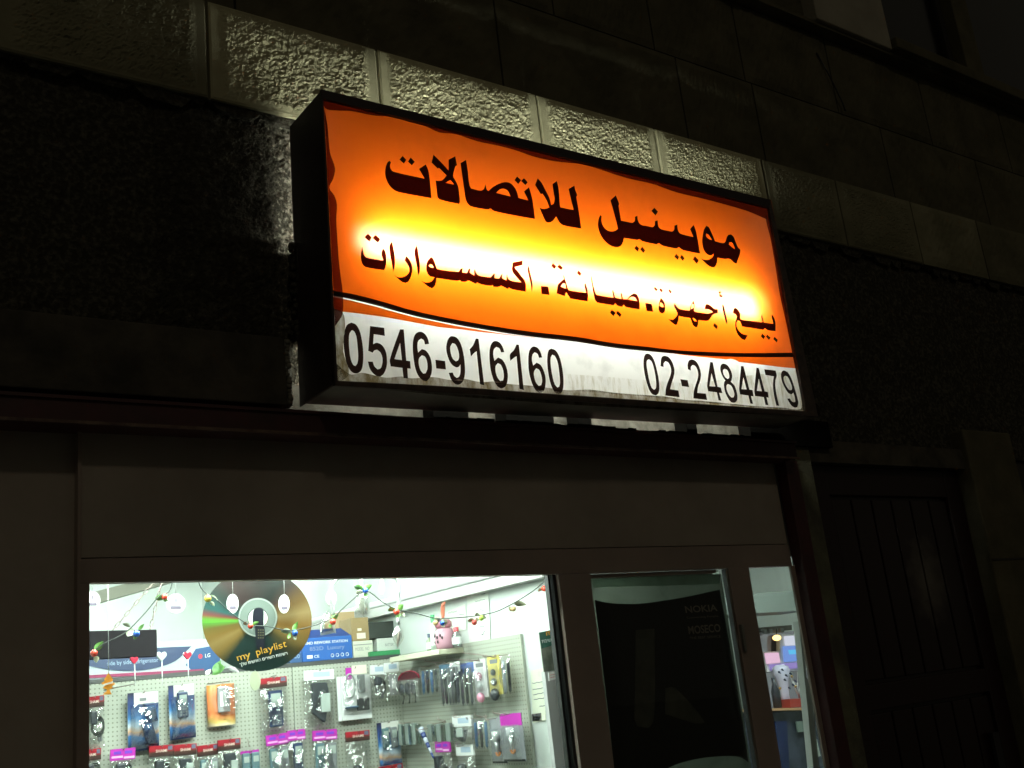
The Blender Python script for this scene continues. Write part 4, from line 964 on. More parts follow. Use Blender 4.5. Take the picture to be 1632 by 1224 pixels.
for (bx, by, c, r_, lv) in ((150, 1041, 'r', 6, [((150, 1036), (165, 1022), 'g', 10), ((150, 1046), (154, 1056), 'w', 9)]),
        (217.5, 1010, 'b', 5.5, [((210, 1000), (203, 1014), 'w', 11), ((208, 1000), (195, 994), 'w', 6), ((220, 1004), (230, 994), 'g', 5), ((214, 1012), (215, 1019), 'g', 6)]),
        (262.5, 951, 'r', 4.8, [((262, 955), (247, 953), 'g', 9), ((260, 957), (268, 957), 'g', 5)]),
        (331, 954, 'y', 5.6, [((334, 959), (342, 966), 'w', 5), ((336, 948), (347, 957), 'w', 3)]),
        (399, 998, 'r', 4.2, [((402, 996), (413, 991), 'g', 5), ((393, 997), (388, 992), 'w', 6)]),
        (470, 1009, 'b', 4.6, [((466, 1006), (475, 990), 'g', 6), ((466, 1008), (447, 1006), 'w', 7), ((466, 1012), (472, 1020), 'w', 6), ((462, 1008), (459, 1018), 'g', 5)]),
        (530.5, 991, 'r', 4.6, [((528, 988), (540, 979), 'g', 7), ((528, 993), (525, 1000), 'g', 5)]),
        (582.5, 941, 'b', 4.2, [((580, 940), (564, 935), 'g', 7), ((581, 939), (593, 932), 'g', 8), ((580, 943), (567, 945), 'd', 6), ((582, 943), (582, 952), 'g', 6)]),
        (632, 975, 'r', 4.6, [((630, 972), (618, 972), 'g', 6), ((634, 972), (643, 963), 'g', 8), ((633, 977), (635, 984), 'g', 7), ((638, 975), (645, 983), 'w', 5)]),
        (694, 993, 't', 3.6, [((692, 990), (704, 986), 'd', 8)]), (705, 993, 'b', 3.6, [((703, 994), (714, 990), 'd', 9), ((704, 994), (708, 1000), 'w', 5)]),
        (756, 992, 'm', 3.8, [((758, 989), (745, 990), 'd', 5), ((757, 988), (764, 988), 'd', 5)]), (767, 985, 'g', 3.8, [((765, 983), (776, 985), 'd', 6), ((765, 981), (757, 979), 'd', 4)]),
        (818, 970, 't', 3.8, [((817, 967), (812, 973), 'd', 6), ((820, 962), (840, 964), 'd', 7)]),
        (867.5, 938, 'r', 3.8, [((869, 935), (857, 943), 'd', 4), ((872, 930), (880, 919), 'g', 6)])):
    p = at(bx, by, GY-.006); k = (at(bx+1, by, GY)-at(bx, by, GY)).length
    bd = MB().ball(p, r_*k, 12).build('bead', M_beads[c], ga)
    MB().lathe((0, 0, 0), [(0, 0), (.001, 0)], 4) if False else None
    for (a, b, lc, w_) in lv:
        leaf(MB(), at(*a, GY+.004), at(*b, GY-.004), w_*k*1.15).build('leaf', {'g': M_lf, 'w': M_leafw, 'd': M_leafd}[lc], ga)

# ------------------------------------------------------------------ glazed door with the dark advertising poster
dr = thing('shop_door', 'glazed shop door with brown frame covered by a dark poster', 'door', (2.66, 2.85, .13))
MB().box(2.336, 2.347, 2.835, 2.865, .14, 2.004).build('door_stile', M_alu2, dr)
MB().box(3.056, 3.10, 2.872, 2.90, .14, 2.02).build('door_stile', M_gasket, dr)
MB().box(2.347, 2.958, 2.835, 2.865, 1.992, 2.004).build('door_rail', M_alu2, dr)
MB().box(2.347, 2.958, 2.835, 2.865, .14, .35).build('door_rail', M_alu2, dr)
MB().box(2.347, 3.040, 2.847, 2.853, .35, 1.992).build('pane', M_glass, dr)
q = at(1178, 1018, 2.83); MB().box(3.010, 3.024, 2.80, 2.816, q.z-.05, q.z+.05).build('handle', mat('door_handle_metal', (.25, .25, .22), .35, metal=.7), dr, bevel=.004)
DGX = at(1149.5, 918, 2.858).x
po = thing('poster', 'tall near black telephone advert filling the glass of the shop door', 'poster', (2.65, 2.862, 1.2))
MB().box(2.348, DGX, 2.858, 2.8595, .36, 1.991).build('paper', sheet('poster_grey', (.26, .28, .25), (.13, .14, .13)), po)
PY = 2.8565; Po = lambda a, b: at(a, b, PY)
ink = mat('poster_black', (.0022, .002, .0022), .5)
px_shape('black_print', [[(948, 956), (965, 960), (990, 962.5), (1020, 962), (1060, 957), (1100, 950), (1147, 939.5), (1158, 1000), (1177, 1110), (1193, 1215), (1180, 1207), (1160, 1205), (1120, 1208), (1085, 1216), (1060, 1226), (1030, 1290), (985, 1290), (972, 1160), (960, 1060)]], Po, ink, po, corner=38)
px_shape('pale_print', [[(943, 920), (1145, 908), (1147, 930), (1100, 932.5), (1000, 935), (945, 937)]], Po, sheet('poster_pale', (.5, .6, .52), (.2, .24, .2)), po, smooth=False)
Pq = lambda a, b: at(a, b, PY-.0012)
pic = mat('poster_picture', (.06, .058, .044), .5, col2=(.032, .032, .025), nscale=20)
px_shape('phone_picture', [[(1013, 1004), (1043, 1002), (1044, 1100), (1041, 1150), (1034, 1160), (1016, 1158), (1011, 1145), (1012, 1103)]], Pq, pic, po, corner=60)
px_shape('phone_picture', [[(1060, 1097), (1075, 1096), (1112, 1135), (1124, 1152), (1108, 1153), (1060, 1138)]], Pq, pic, po, corner=60)
px_shape('phone_screen_print', [[(1015, 1018), (1040, 1016), (1041, 1050), (1015, 1053)]], lambda a, b: at(a, b, PY-.002), mat('poster_picture_light', (.05, .052, .042), .5), po, smooth=False)
lm = mat('poster_lettering', (.17, .14, .12), .5)
for s, qd_, bo_ in (('NOKIA', quad_fn((1091, 966), (1142, 963), (1093, 977), (1144, 974)), .02), ('Connecting People', quad_fn((1094, 983), (1144, 980), (1095, 987), (1145, 984)), 0), ('MOSECO', quad_fn((1096, 998), (1147, 994), (1098, 1011), (1149, 1007)), .02), ('THE BEST SERVICE', quad_fn((1099, 1015), (1148, 1012), (1100, 1019), (1149, 1016)), 0)):
    text_on('lettering', s, (lambda qd_: lambda u, v: at(*qd_(u, v), PY-.002))(qd_), lm, po, bold=bo_)

# ------------------------------------------------------------------ what shows through the narrow right hand window
RY = 4.3
ca = thing('display_cabinet', 'glass display cabinet with a lit back seen through the narrow right window', 'cabinet', at(1260, 1224, RY))
def quad_box(px, Y, d, m, name, parent, bevel=0): return MB().prism([at(a, b, Y) for a, b in px], (0, d, 0)).build(name, m, parent, bevel=bevel)
quad_box([(1150, 950), (1290, 940), (1296, 972), (1160, 980)], 4.15, .25, mat('grey_bulkhead', (.13, .15, .14), .5), 'bulkhead', ca)
quad_box([(1150, 1131), (1300, 1127), (1301, 1131), (1150, 1135)], 4.1, .35, mat('wood_edge', (.42, .24, .13), .5), 'counter_top', ca)
quad_box([(1150, 1136), (1302, 1132), (1330, 1290), (1150, 1290)], 4.14, .3, mat('dark_cabinet', (.02, .024, .03), .2, col2=(.05, .06, .09), nscale=5), 'lower_case', ca)
quad_box([(1195, 1010), (1290, 1004), (1298, 1129), (1195, 1132)], 4.52, .02, mat('mirror_back', (.55, .5, .6), .12, metal=.85), 'mirror', ca)
for k in range(4): quad_box([(1217+k*9, 1003-k*.7), (1222+k*9, 1003-k*.7), (1223+k*9, 1010-k*.7), (1218+k*9, 1010-k*.7)], 4.42, .02, M_grey, 'rail_hook', ca)
quad_box([(1212, 1000), (1262, 996), (1262, 1004), (1212, 1008)], 4.44, .03, mat('dark_rail', (.1, .09, .08), .4), 'rail', ca)
quad_box([(1236, 1150), (1254, 1149), (1262, 1290), (1244, 1290)], 4.12, .01, mat('blue_door', (.012, .02, .065), .25), 'case_panel', ca)
quad_box([(1270, 1150), (1292, 1148), (1294, 1165), (1272, 1167)], 4.12, .01, mat('grey_green_pane', (.15, .19, .17), .3), 'case_panel', ca)
quad_box([(1292, 1180), (1302, 1178), (1308, 1205), (1298, 1208)], 4.12, .01, mat('pale_pane', (.4, .44, .4), .3), 'case_panel', ca)
pz = thing('display_side_post', 'white upright post at the right edge of the narrow window', 'post', at(1300, 1224, 2.95))
MB().prism([at(1273, 990, 2.95), at(1281, 990, 2.95), at(1285, 1080, 2.95), at(1292, 1085, 2.95), at(1312, 1290, 2.95), at(1303, 1290, 2.95)], (0, .03, 0)).build('post', mat('post_grey_white', (.45, .47, .45), .5), pz)
tb = thing('table_lamp', 'small glowing amber bulb lamp reflected colours behind the narrow window', 'lamp', at(1238, 1018, 4.45))
MB().ball(at(1238, 1016.5, 4.42), .019, 12, (1.7, 1, .9)).build('bulb', emit('amber_bulb', (1, .62, .22), 3.2), tb)
MB().tube([at(1238, 1012, 4.42), at(1237, 1002, 4.42)], .004, 6).build('flex', M_dark, tb)
bl = thing('monitor', 'small lit blue and white screen behind the narrow window', 'screen', at(1262, 1045, 4.46))
quad_box([(1217, 1039), (1243, 1038), (1243, 1011), (1270, 1010), (1286, 1068), (1223, 1071)], 4.47, .03, M_white, 'casing', bl)
for px_, c_, s_ in (([(1250, 1014), (1268, 1013), (1271, 1028), (1252, 1029)], (.85, .85, 1), .8), ([(1248, 1030), (1272, 1029), (1277, 1053), (1250, 1055)], (.25, .42, 1), .75), ([(1256, 1036), (1273, 1035), (1275, 1042), (1258, 1043)], (.15, .6, 1), .9), ([(1219, 1041), (1241, 1040), (1244, 1056), (1222, 1058)], (1, .62, .85), .85), ([(1226, 1059), (1282, 1055), (1284, 1064), (1228, 1068)], (.55, .42, 1), .55)):
    quad_box(px_, 4.46-.004*s_, .003, emit('screen_light_%d' % int(s_*100+c_[0]*10), c_, s_), 'screen', bl)
va = thing('patterned_vase', 'white vase with dark leaf pattern on the counter behind the narrow window', 'vase', at(1254, 1126, 4.3))
q = at(1254, 1126, 4.3); kk = (at(1254, 1101, 4.3)-at(1254, 1100, 4.3)).length
MB().lathe((0, 0, 0), [(0, 0), (7*kk, 0), (7*kk, 18*kk), (10*kk, 40*kk), (15*kk, 55*kk), (13*kk, 62*kk), (6*kk, 66*kk)], 16).build('body', mat('porcelain', (.62, .6, .78), .3), va, True)
for (a, b) in ((1245, 1066), (1251, 1075), (1258, 1072), (1249, 1082), (1262, 1090), (1256, 1095), (1266, 1084), (1240, 1070)):
    leaf(MB(), at(a, b, 4.21), at(a+5, b+4, 4.21), .012).build('leaf_print', M_phone, va)
rb = thing('red_box', 'low red box on the counter behind the narrow window', 'box', at(1275, 1126, 4.22))
quad_box([(1259, 1114), (1288, 1112), (1290, 1126), (1260, 1128)], 4.2, .1, mat('red_lacquer', (.3, .04, .03), .4), 'box', rb, .003)
bt = thing('bottle', 'slim dark bottle on the counter left of the patterned vase', 'bottle', at(1240, 1128, 4.24))
MB().lathe((0, 0, 0), [(0, 0), (7*kk, 0), (7*kk, 26*kk), (3*kk, 36*kk), (3*kk, 46*kk), (0, 46*kk)], 12).build('body', mat('dark_bottle', (.03, .03, .04), .1), bt, True)
fx = thing('wire_flowers', 'spray of wire and sparkling beads beside the patterned vase', 'ornament', at(1275, 1112, 4.25))
mb = MB()
for k in range(14):
    a = random.uniform(-1, 1); b = random.uniform(-1, 1); mb.tube([at(1274, 1113, 4.24), at(1272+a*6, 1100+b*4, 4.22), at(1272+a*14, 1084+b*14, 4.24)], .0022, 5)
mb.build('stem', M_chrome, fx)
for (a, b) in ((1274, 1070), (1243, 1097), (1268, 1094), (1284, 1086), (1262, 1078)): MB().ball(at(a, b, 4.2), .008, 8).build('bead', mat('gold_bead', (.8, .55, .25), .15, metal=.8), fx)

# ================================================================== LIT SIGN
SY = 2.56
sg = thing('shop_sign', 'backlit orange and white shop sign box with black Arabic lettering and phone numbers', 'sign', (2.33, 2.68, 2.53))
cTL, cTR, cBL, cBR = at(513, 143, SY), at(1228, 320, SY), at(535, 612, SY), at(1303, 662, SY)
S0 = lambda a, b: at(a, b, SY)
line_mid = [(528, 467.5), (560, 474), (600, 483), (657, 498.8), (725, 513), (798, 525.6), (850, 533), (920, 541), (978, 550.5), (1030, 556), (1077, 560.8), (1120, 563.8), (1162, 565.3), (1220, 566), (1280, 565.3)]
white_top = [(533, 494), (545, 496.4), (575, 500), (612, 505), (655, 513), (702, 521.7), (735, 525), (770, 529.6), (812, 534), (854, 538.6), (885, 541.5), (920, 541)]
white_top_r = [(978, 550.5), (1030, 556), (1060, 561.5), (1090, 566), (1125, 569.5), (1150, 572), (1157, 573), (1165, 571.5), (1172, 573.5), (1178, 577), (1205, 580), (1240, 584.5), (1272, 587.5), (1284.5, 589)]
C_or = (.72, .100, .003)
M_or = sheet('orange_acrylic', C_or, (.25, .04, .01), (.86, 5), .05); M_wh = sheet('white_acrylic', (.98, .98, .95), (.5, .5, .45), (.8, 9))
oT = [(512, 142), (1229, 319)] + list(reversed(line_mid))
px_shape('orange_sheet', [oT], S0, M_or, sg, smooth=False)
pin = [(528, 472.8), (560, 479.2), (600, 489.2), (657, 504.8), (725, 519.1), (798, 531.4), (850, 537.6)]
px_shape('orange_sheet', [pin + list(reversed(white_top[:-2]))], S0, M_or, sg, smooth=False)
px_shape('white_sheet', [line_mid[:8] + [(885, 541.4), (854, 538.5)] + list(reversed(pin))], S0, M_wh, sg, smooth=False)
px_shape('orange_sheet', [line_mid[9:] + list(reversed(white_top_r[2:]))], S0, M_or, sg, smooth=False)
px_shape('white_sheet', [white_top + white_top_r + [(1304, 663), (535, 613)]], S0, M_wh, sg, smooth=False)
# films and lettering stuck on the face
Lf = lambda a, b: at(a, b, SY-.0015)
Lf2 = lambda a, b: at(a, b, SY-.003)
M_let = film('black_vinyl', (.024, .003, .001), (.008, .005, .005), .40)
M_dig = film('black_digit_vinyl', (.035, .016, .012), (.012, .009, .008), .4)
M_line = film('black_line_vinyl', (.02, .01, .006), (.012, .008, .006), .5)
M_fold = film('folded_film', (.17, .07, .06), (.03, .01, .008), .18)
M_dirt = film('sign_grime', (.24, .19, .10), (.04, .03, .02), .25, .9, ((30, 30, 12), .15, .62))
M_dust = film('streaky_dust', (.62, .58, .45), (.05, .04, .03), .03, .9, ((60, 60, 9), .48, .70))
top_e = [(478.6+34, 142)]
px_shape('line_stripe', [[(531, 463.5), (560, 468), (600, 478), (657, 494.6), (725, 509), (798, 521.7), (850, 529), (920, 537), (978.6, 546.8), (1030, 552.5), (1077, 558), (1120, 560.5), (1162, 562.3), (1220, 562.6), (1280, 561.7),
                          (1281, 569), (1220, 569.4), (1162, 568.5), (1120, 567), (1077, 563.7), (1030, 559.5), (978.6, 554.4), (920, 545), (850, 537), (798, 529.6), (725, 517), (657, 502.6), (600, 487), (560, 477), (532, 471)]], Lf2, M_line, sg, corner=60)
px_shape('folded_edge', [[(514, 150), (1229, 326), (1227, 352), (1190, 336), (1122, 317), (1080, 307), (1039, 293), (1000, 284), (977, 277), (950, 268), (922, 261), (885, 257), (852, 250), (820, 239), (793, 232), (760, 225), (727, 214), (700, 211), (677, 201), (650, 194), (631, 187), (595, 184), (560, 177), (535, 176), (518, 172)]], Lf, M_fold, sg, corner=80)
px_shape('folded_edge', [[(517, 174), (522, 200), (526, 243), (534, 268), (531, 285), (525, 299), (533, 312), (537, 326), (536, 350), (538, 385), (540, 414), (543, 440), (546, 464), (546, 500), (534, 520)]], Lf, M_fold, sg, corner=80)
px_shape('folded_edge', [[(1225, 340), (1220, 345), (1228, 380), (1235, 420), (1243, 470), (1254, 520), (1268, 590), (1282, 654), (1285, 654), (1256, 470)]], Lf, M_fold, sg, corner=80)
px_shape('grime_band', [[(532, 575), (548, 590), (560, 597), (576, 594), (600, 599), (617, 602), (640, 600), (656, 603), (690, 601), (720, 606), (740, 604), (766, 609), (790, 608), (811, 612), (850, 615), (905, 622), (940, 621), (980, 626), (1020, 629), (1063, 632), (1088, 637), (1120, 639), (1160, 643), (1213, 648), (1250, 650), (1276, 652), (1280, 640), (1304, 645), (1304, 664), (535, 613)]], Lf2, M_dirt, sg, corner=100)
px_shape('grime_band', [[(533, 492), (546, 498), (550, 520), (547, 560), (556, 596), (536, 612)]], Lf2, M_dirt, sg, corner=100)
px_shape('dust_streaks', [[(905, 596), (960, 600), (1030, 606), (1110, 612), (1180, 600), (1272, 590), (1286, 654), (1160, 645), (1020, 631), (905, 622)]], lambda a, b: at(a, b, SY-.0022), M_dust, sg, smooth=False)
def cv(x0, y0, s, loops): return [[(x0+a/s, y0+b/s) for a, b in l] for l in loops]
A1 = cv(605, 240, 10.2, [
 [(165,165),(185,190),(170,250),(190,310),(235,345),(730,455),(640,298),(750,225),(785,300),(810,420),(845,775),(330,680),(250,650),(165,575),(110,470),(90,370),(100,270),(130,190)],
 [(375,85),(435,150),(395,212),(322,145)], [(505,112),(572,182),(525,240),(460,178)],
 [(875,65),(1000,190),(1122,325),(1120,150),(1230,90),(1260,240),(1235,255),(1195,410),(1230,480),(1265,550),(1285,620),(1305,830),(1290,868),(990,800),(955,775),(940,740),(910,485),(960,492),(1020,480),(1090,405),(965,280),(945,295),(845,195)],
 [(1148,478),(1210,550),(1070,525)]])
A2 = cv(725, 260, 7.771, [
 [(138,-41),(155,60),(180,270),(200,312),(320,340),(360,320),(378,262),(395,325),(415,345),(480,290),(560,250),(630,235),(690,250),(740,300),(770,360),(785,430),(910,462),(855,352),(918,298),(945,390),(965,480),(993,692),(490,595),(440,555),(420,570),(390,572),(200,535),(155,495),(130,430),(115,330),(69,1)],
 [(510,368),(560,325),(610,318),(655,345),(690,412)],
 [(770,165),(820,212),(785,260),(738,210)], [(855,185),(903,238),(873,272),(820,222)],
 [(1025,188),(1075,245),(1130,350),(1170,430),(1195,520),(1225,500),(1235,440),(1225,380),(1208,260),(1262,220),(1285,330),(1300,520),(1310,548),(1470,580),(1440,460),(1408,320),(1480,278),(1490,330),(1515,395),(1505,420),(1525,540),(1567,812),(1345,770),(1300,740),(1275,700),(1253,658),(1235,690),(1195,728),(1150,738),(1120,715),(1085,640),(1048,555),(1110,567),(1170,550),(1140,470),(1085,375),(1065,385),(992,270)]])
t43 = lambda l: [((945+a/11.13-1050)*11.657, (305+b/11.13-345)*11.657) for a, b in l]
A3 = cv(1050, 345, 11.657, [
 t43([(130,420),(155,435),(155,540),(185,620),(240,680),(320,710),(390,700),(445,665),(400,480),(310,160),(405,70),(430,130),(465,220),(455,260),(500,520),(700,560),(740,525),(745,450),(790,432),(800,520),(850,590),(960,615),(1060,635),(1095,600),(1098,530),(1148,512),(1160,620),(1210,670),(1300,692),(1400,712)])
 + [(262,272),(285,240),(290,170),(345,150),(350,240),(390,310),(470,340),(640,380),(580,235),(650,155),(680,240),(705,340),(770,690),(470,630),(410,600),(370,565),(340,590),(300,592),(75,545),(30,515),(0,490)]
 + t43([(1130,940),(880,885),(840,855),(820,845),(785,860),(740,855),(550,825),(535,900),(490,970),(420,990),(330,970),(220,890),(140,780),(95,650),(90,560),(105,470)]),
 t43([(1090,290),(1155,360),(1110,428),(1035,345)]), t43([(770,960),(820,1010),(795,1072),(735,1010)]), t43([(875,978),(930,1045),(895,1095),(835,1028)]),
 [(325,690),(380,750),(350,808),(285,745)], [(425,708),(480,775),(450,828),(390,765)], [(670,735),(742,812),(710,880),(630,795)],
 [(885,172),(930,200),(970,280),(1010,370),(1045,460),(1190,495),(1235,470),(1260,390),(1290,340),(1340,332),(1385,370),(1420,450),(1470,570),(1515,620),(1500,720),(1440,880),(1400,860),(1310,785),(1230,790),(1090,765),(1080,860),(1050,925),(1010,945),(940,925),(860,860),(780,778),(860,805),(940,795),(1000,755),(1025,680),(980,718),(930,718),(870,675),(825,590),(805,480),(810,380),(840,240)],
 [(880,315),(920,335),(990,440),(930,420),(880,370)], [(1310,480),(1350,475),(1385,520),(1415,610),(1360,570),(1300,520)]])
B1 = cv(565, 365, 11.657, [
 [(150,322),(158,400),(185,490),(235,535),(535,582),(500,455),(530,350),(575,430),(592,560),(580,680),(555,765),(220,712),(160,670),(125,590),(115,470),(130,380)],
 [(250,80),(320,155),(280,235),(185,152)], [(390,105),(485,190),(432,255),(335,170)],
 [(697,222),(720,340),(745,480),(755,650),(718,800),(700,680),(645,330)],
 [(960,498),(1020,570),(1065,660),(1075,780),(1050,880),(1000,975),(945,1003),(870,975),(735,852),(800,893),(880,897),(950,870),(1010,810),(1018,730),(970,640),(930,580)],
 [(1162,290),(1185,430),(1215,640),(1215,770),(1185,870),(1160,700),(1112,410)]]) + cv(665, 395, 8.589, [
 [(190,122),(220,145),(245,220),(270,290),(420,315),(570,330),(590,290),(622,275),(615,340),(680,345),(705,290),(728,275),(722,340),(780,378),(778,310),(792,285),(810,345),(850,380),(1000,405),(1035,365),(1068,345),(1058,412),(1120,418),(1145,370),(1168,345),(1160,415),(1222,445),(1218,385),(1232,355),(1245,415),(1290,452),(1425,472),(1340,380),(1298,310),(1305,200),(1445,172),(1440,235),(1335,265),(1400,350),(1480,470),(1482,600),(1320,572),(1280,558),(1255,540),(1242,568),(1150,515),(1110,535),(1040,535),(1035,508),(1010,520),(900,505),(850,490),(820,472),(802,495),(705,445),(660,465),(592,462),(588,438),(545,452),(265,412),(255,480),(235,530),(200,555),(150,530),(52,450),(120,475),(170,470),(205,450),(235,400),(180,392),(140,350),(125,290),(135,190)],
 [(180,222),(205,235),(228,275),(190,270),(152,245)],
 [(1528,240),(1545,330),(1580,500),(1568,612),(1545,460),(1508,295)]])
B3 = cv(855, 410, 9.067, [
 [(60,412),(170,422),(188,548),(75,530)],
 [(395,240),(420,330),(455,450),(475,478),(720,515),(690,400),(705,365),(735,450),(745,520),(740,638),(490,598),(455,545),(430,500),(410,565),(295,522),(305,410),(330,370),(395,310),(385,280)],
 [(390,372),(415,390),(428,452),(345,425)],
 [(237,82),(290,130),(265,175),(212,130)], [(328,98),(385,150),(358,190),(300,140)], [(605,188),(655,235),(630,275),(580,228)],
 [(798,258),(815,370),(850,510),(865,545),(1110,585),(1090,480),(1108,460),(1125,530),(1140,582),(1228,605),(1218,530),(1230,505),(1245,570),(1250,608),(1310,605),(1350,555),(1410,518),(1455,540),(1485,620),(1492,755),(1290,718),(1262,685),(1240,718),(1170,700),(1140,660),(1115,695),(875,655),(845,610),(820,500),(785,300)],
 [(1322,608),(1380,572),(1420,580),(1458,635)],
 [(1090,755),(1145,805),(1115,855),(1060,800)], [(1172,770),(1230,825),(1208,870),(1150,812)]])
B4 = cv(1025, 445, 11.657, [
 [(38,440),(160,458),(188,608),(65,588)],
 [(215,130),(275,190),(245,228),(195,178)], [(318,160),(372,208),(345,255),(295,195)], [(482,178),(535,228),(515,275),(465,212)],
 [(325,335),(385,410),(410,480),(405,580),(380,625),(345,635),(305,605),(288,540),(300,430),(315,380)],
 [(322,428),(355,450),(385,515),(340,520),(306,490)],
 [(588,438),(630,510),(680,555),(865,582),(880,500),(935,382),(955,480),(948,590),(965,602),(1200,640),(1295,610),(1240,570),(1145,550),(1160,470),(1190,455),(1250,490),(1320,545),(1388,560),(1388,632),(1310,650),(1260,710),(1215,765),(1175,775),(1025,760),(1020,850),(1000,890),(980,895),(930,860),(900,790),(875,720),(710,695),(665,678),(655,760),(625,845),(600,848),(540,810),(465,738),(550,755),(600,715),(640,650),(620,590),(572,500)],
 [(915,458),(936,465),(940,528),(890,556),(895,500)], [(922,716),(970,740),(1000,783),(960,785),(927,745)],
 [(1325,812),(1388,870),(1365,932),(1300,865)],
 [(1486,440),(1512,540),(1562,790),(1555,840),(1532,780),(1466,500)],
 [(1400,240),(1425,218),(1450,232),(1445,262),(1415,270),(1470,300),(1482,325),(1452,345),(1405,315),(1412,285)]])
B5 = cv(1140, 455, 12.236, [
 [(390,430),(430,455),(470,510),(492,570),(485,640),(505,665),(920,718),(895,600),(910,575),(930,640),(945,720),(1130,745),(1100,610),(1108,565),(1150,640),(1175,740),(1175,890),(1030,875),(965,830),(940,865),(525,800),(480,700),(440,680),(412,740),(420,810),(470,890),(530,945),(635,970),(580,1065),(520,1045),(440,960),(400,860),(390,740),(405,660),(425,600),(385,555),(345,545),(355,465)],
 [(910,935),(975,990),(945,1050),(890,995)], [(1012,955),(1078,1015),(1048,1065),(985,1000)], [(1155,1000),(1220,1060),(1198,1112),(1132,1045)]])
for nm, L in (('title_lettering', A1), ('title_lettering', A2), ('title_lettering', A3), ('service_lettering', B1), ('service_lettering', B3), ('service_lettering', B4), ('service_lettering', B5)):
    px_shape(nm, L, Lf2, M_let, sg, corner=46)
D1 = cv(540, 505, 9.067, [
 [(180,82),(245,110),(300,200),(335,350),(352,500),(350,660),(325,770),(270,815),(210,810),(150,750),(105,640),(78,500),(68,360),(80,220),(115,120)], [(190,190),(225,215),(255,290),(270,420),(280,570),(268,670),(240,712),(205,690),(170,600),(152,480),(145,340),(155,240)],
 [(452,132),(655,158),(665,275),(505,250),(495,395),(550,375),(620,405),(675,490),(695,600),(690,720),(650,820),(600,865),(550,855),(490,810),(445,740),(420,645),(490,648),(515,715),(560,758),(600,745),(625,690),(630,600),(605,520),(555,475),(515,485),(488,518),(425,490)],
 [(885,180),(938,182),(975,632),(1030,640),(1040,750),(990,745),(1000,890),(935,885),(918,738),(750,715),(738,615)], [(885,375),(912,625),(803,610)],
 [(1170,215),(1230,235),(1280,300),(1305,390),(1245,398),(1225,335),(1190,315),(1150,345),(1135,420),(1145,515),(1200,465),(1260,490),(1310,560),(1340,660),(1345,780),(1320,870),(1270,930),(1220,920),(1155,860),(1110,760),(1080,600),(1068,440),(1078,320),(1110,245)], [(1200,555),(1245,575),(1275,650),(1280,750),(1255,815),(1220,820),(1180,770),(1155,680),(1160,600)],
 [(1395,620),(1535,638),(1548,760),(1408,745)]]) + cv(705, 525, 8.16, [
 [(130,88),(190,110),(240,190),(275,320),(293,470),(292,590),(265,680),(215,718),(170,712),(120,660),(82,565),(135,560),(155,605),(190,632),(220,610),(235,550),(235,455),(210,488),(170,490),(110,440),(70,350),(50,250),(65,150),(95,100)], [(130,178),(170,195),(205,270),(218,350),(205,400),(175,415),(135,380),(110,310),(103,230)],
 [(435,118),(470,122),(545,728),(490,712),(445,285),(420,300),(372,352),(355,258),(400,205)],
 [(690,150),(745,170),(785,230),(805,295),(765,298),(740,245),(700,228),(670,260),(662,330),(678,408),(725,365),(780,395),(825,470),(850,570),(848,660),(825,735),(780,765),(735,755),(690,705),(650,610),(622,480),(612,330),(622,230),(650,170)], [(722,438),(760,460),(790,530),(800,610),(790,665),(755,672),(720,630),(695,560),(692,480)],
 [(965,195),(995,200),(1060,790),(1003,772),(965,350),(940,362),(885,408),(880,325),(930,270)],
 [(1190,222),(1240,240),(1275,295),(1298,365),(1258,370),(1235,315),(1198,298),(1172,330),(1165,400),(1182,470),(1225,432),(1275,460),(1315,530),(1342,625),(1342,720),(1322,795),(1280,822),(1235,810),(1190,755),(1152,660),(1125,540),(1117,400),(1127,295),(1155,240)], [(1220,505),(1258,525),(1285,590),(1298,670),(1285,725),(1255,735),(1220,695),(1195,620),(1192,550)],
 [(1415,250),(1470,270),(1520,350),(1555,480),(1575,640),(1572,760),(1548,825),(1510,843),(1465,820),(1420,740),(1385,610),(1365,450),(1368,330),(1385,270)], [(1430,328),(1465,350),(1500,430),(1520,560),(1530,690),(1520,745),(1495,755),(1460,710),(1430,600),(1410,470),(1408,370)]])
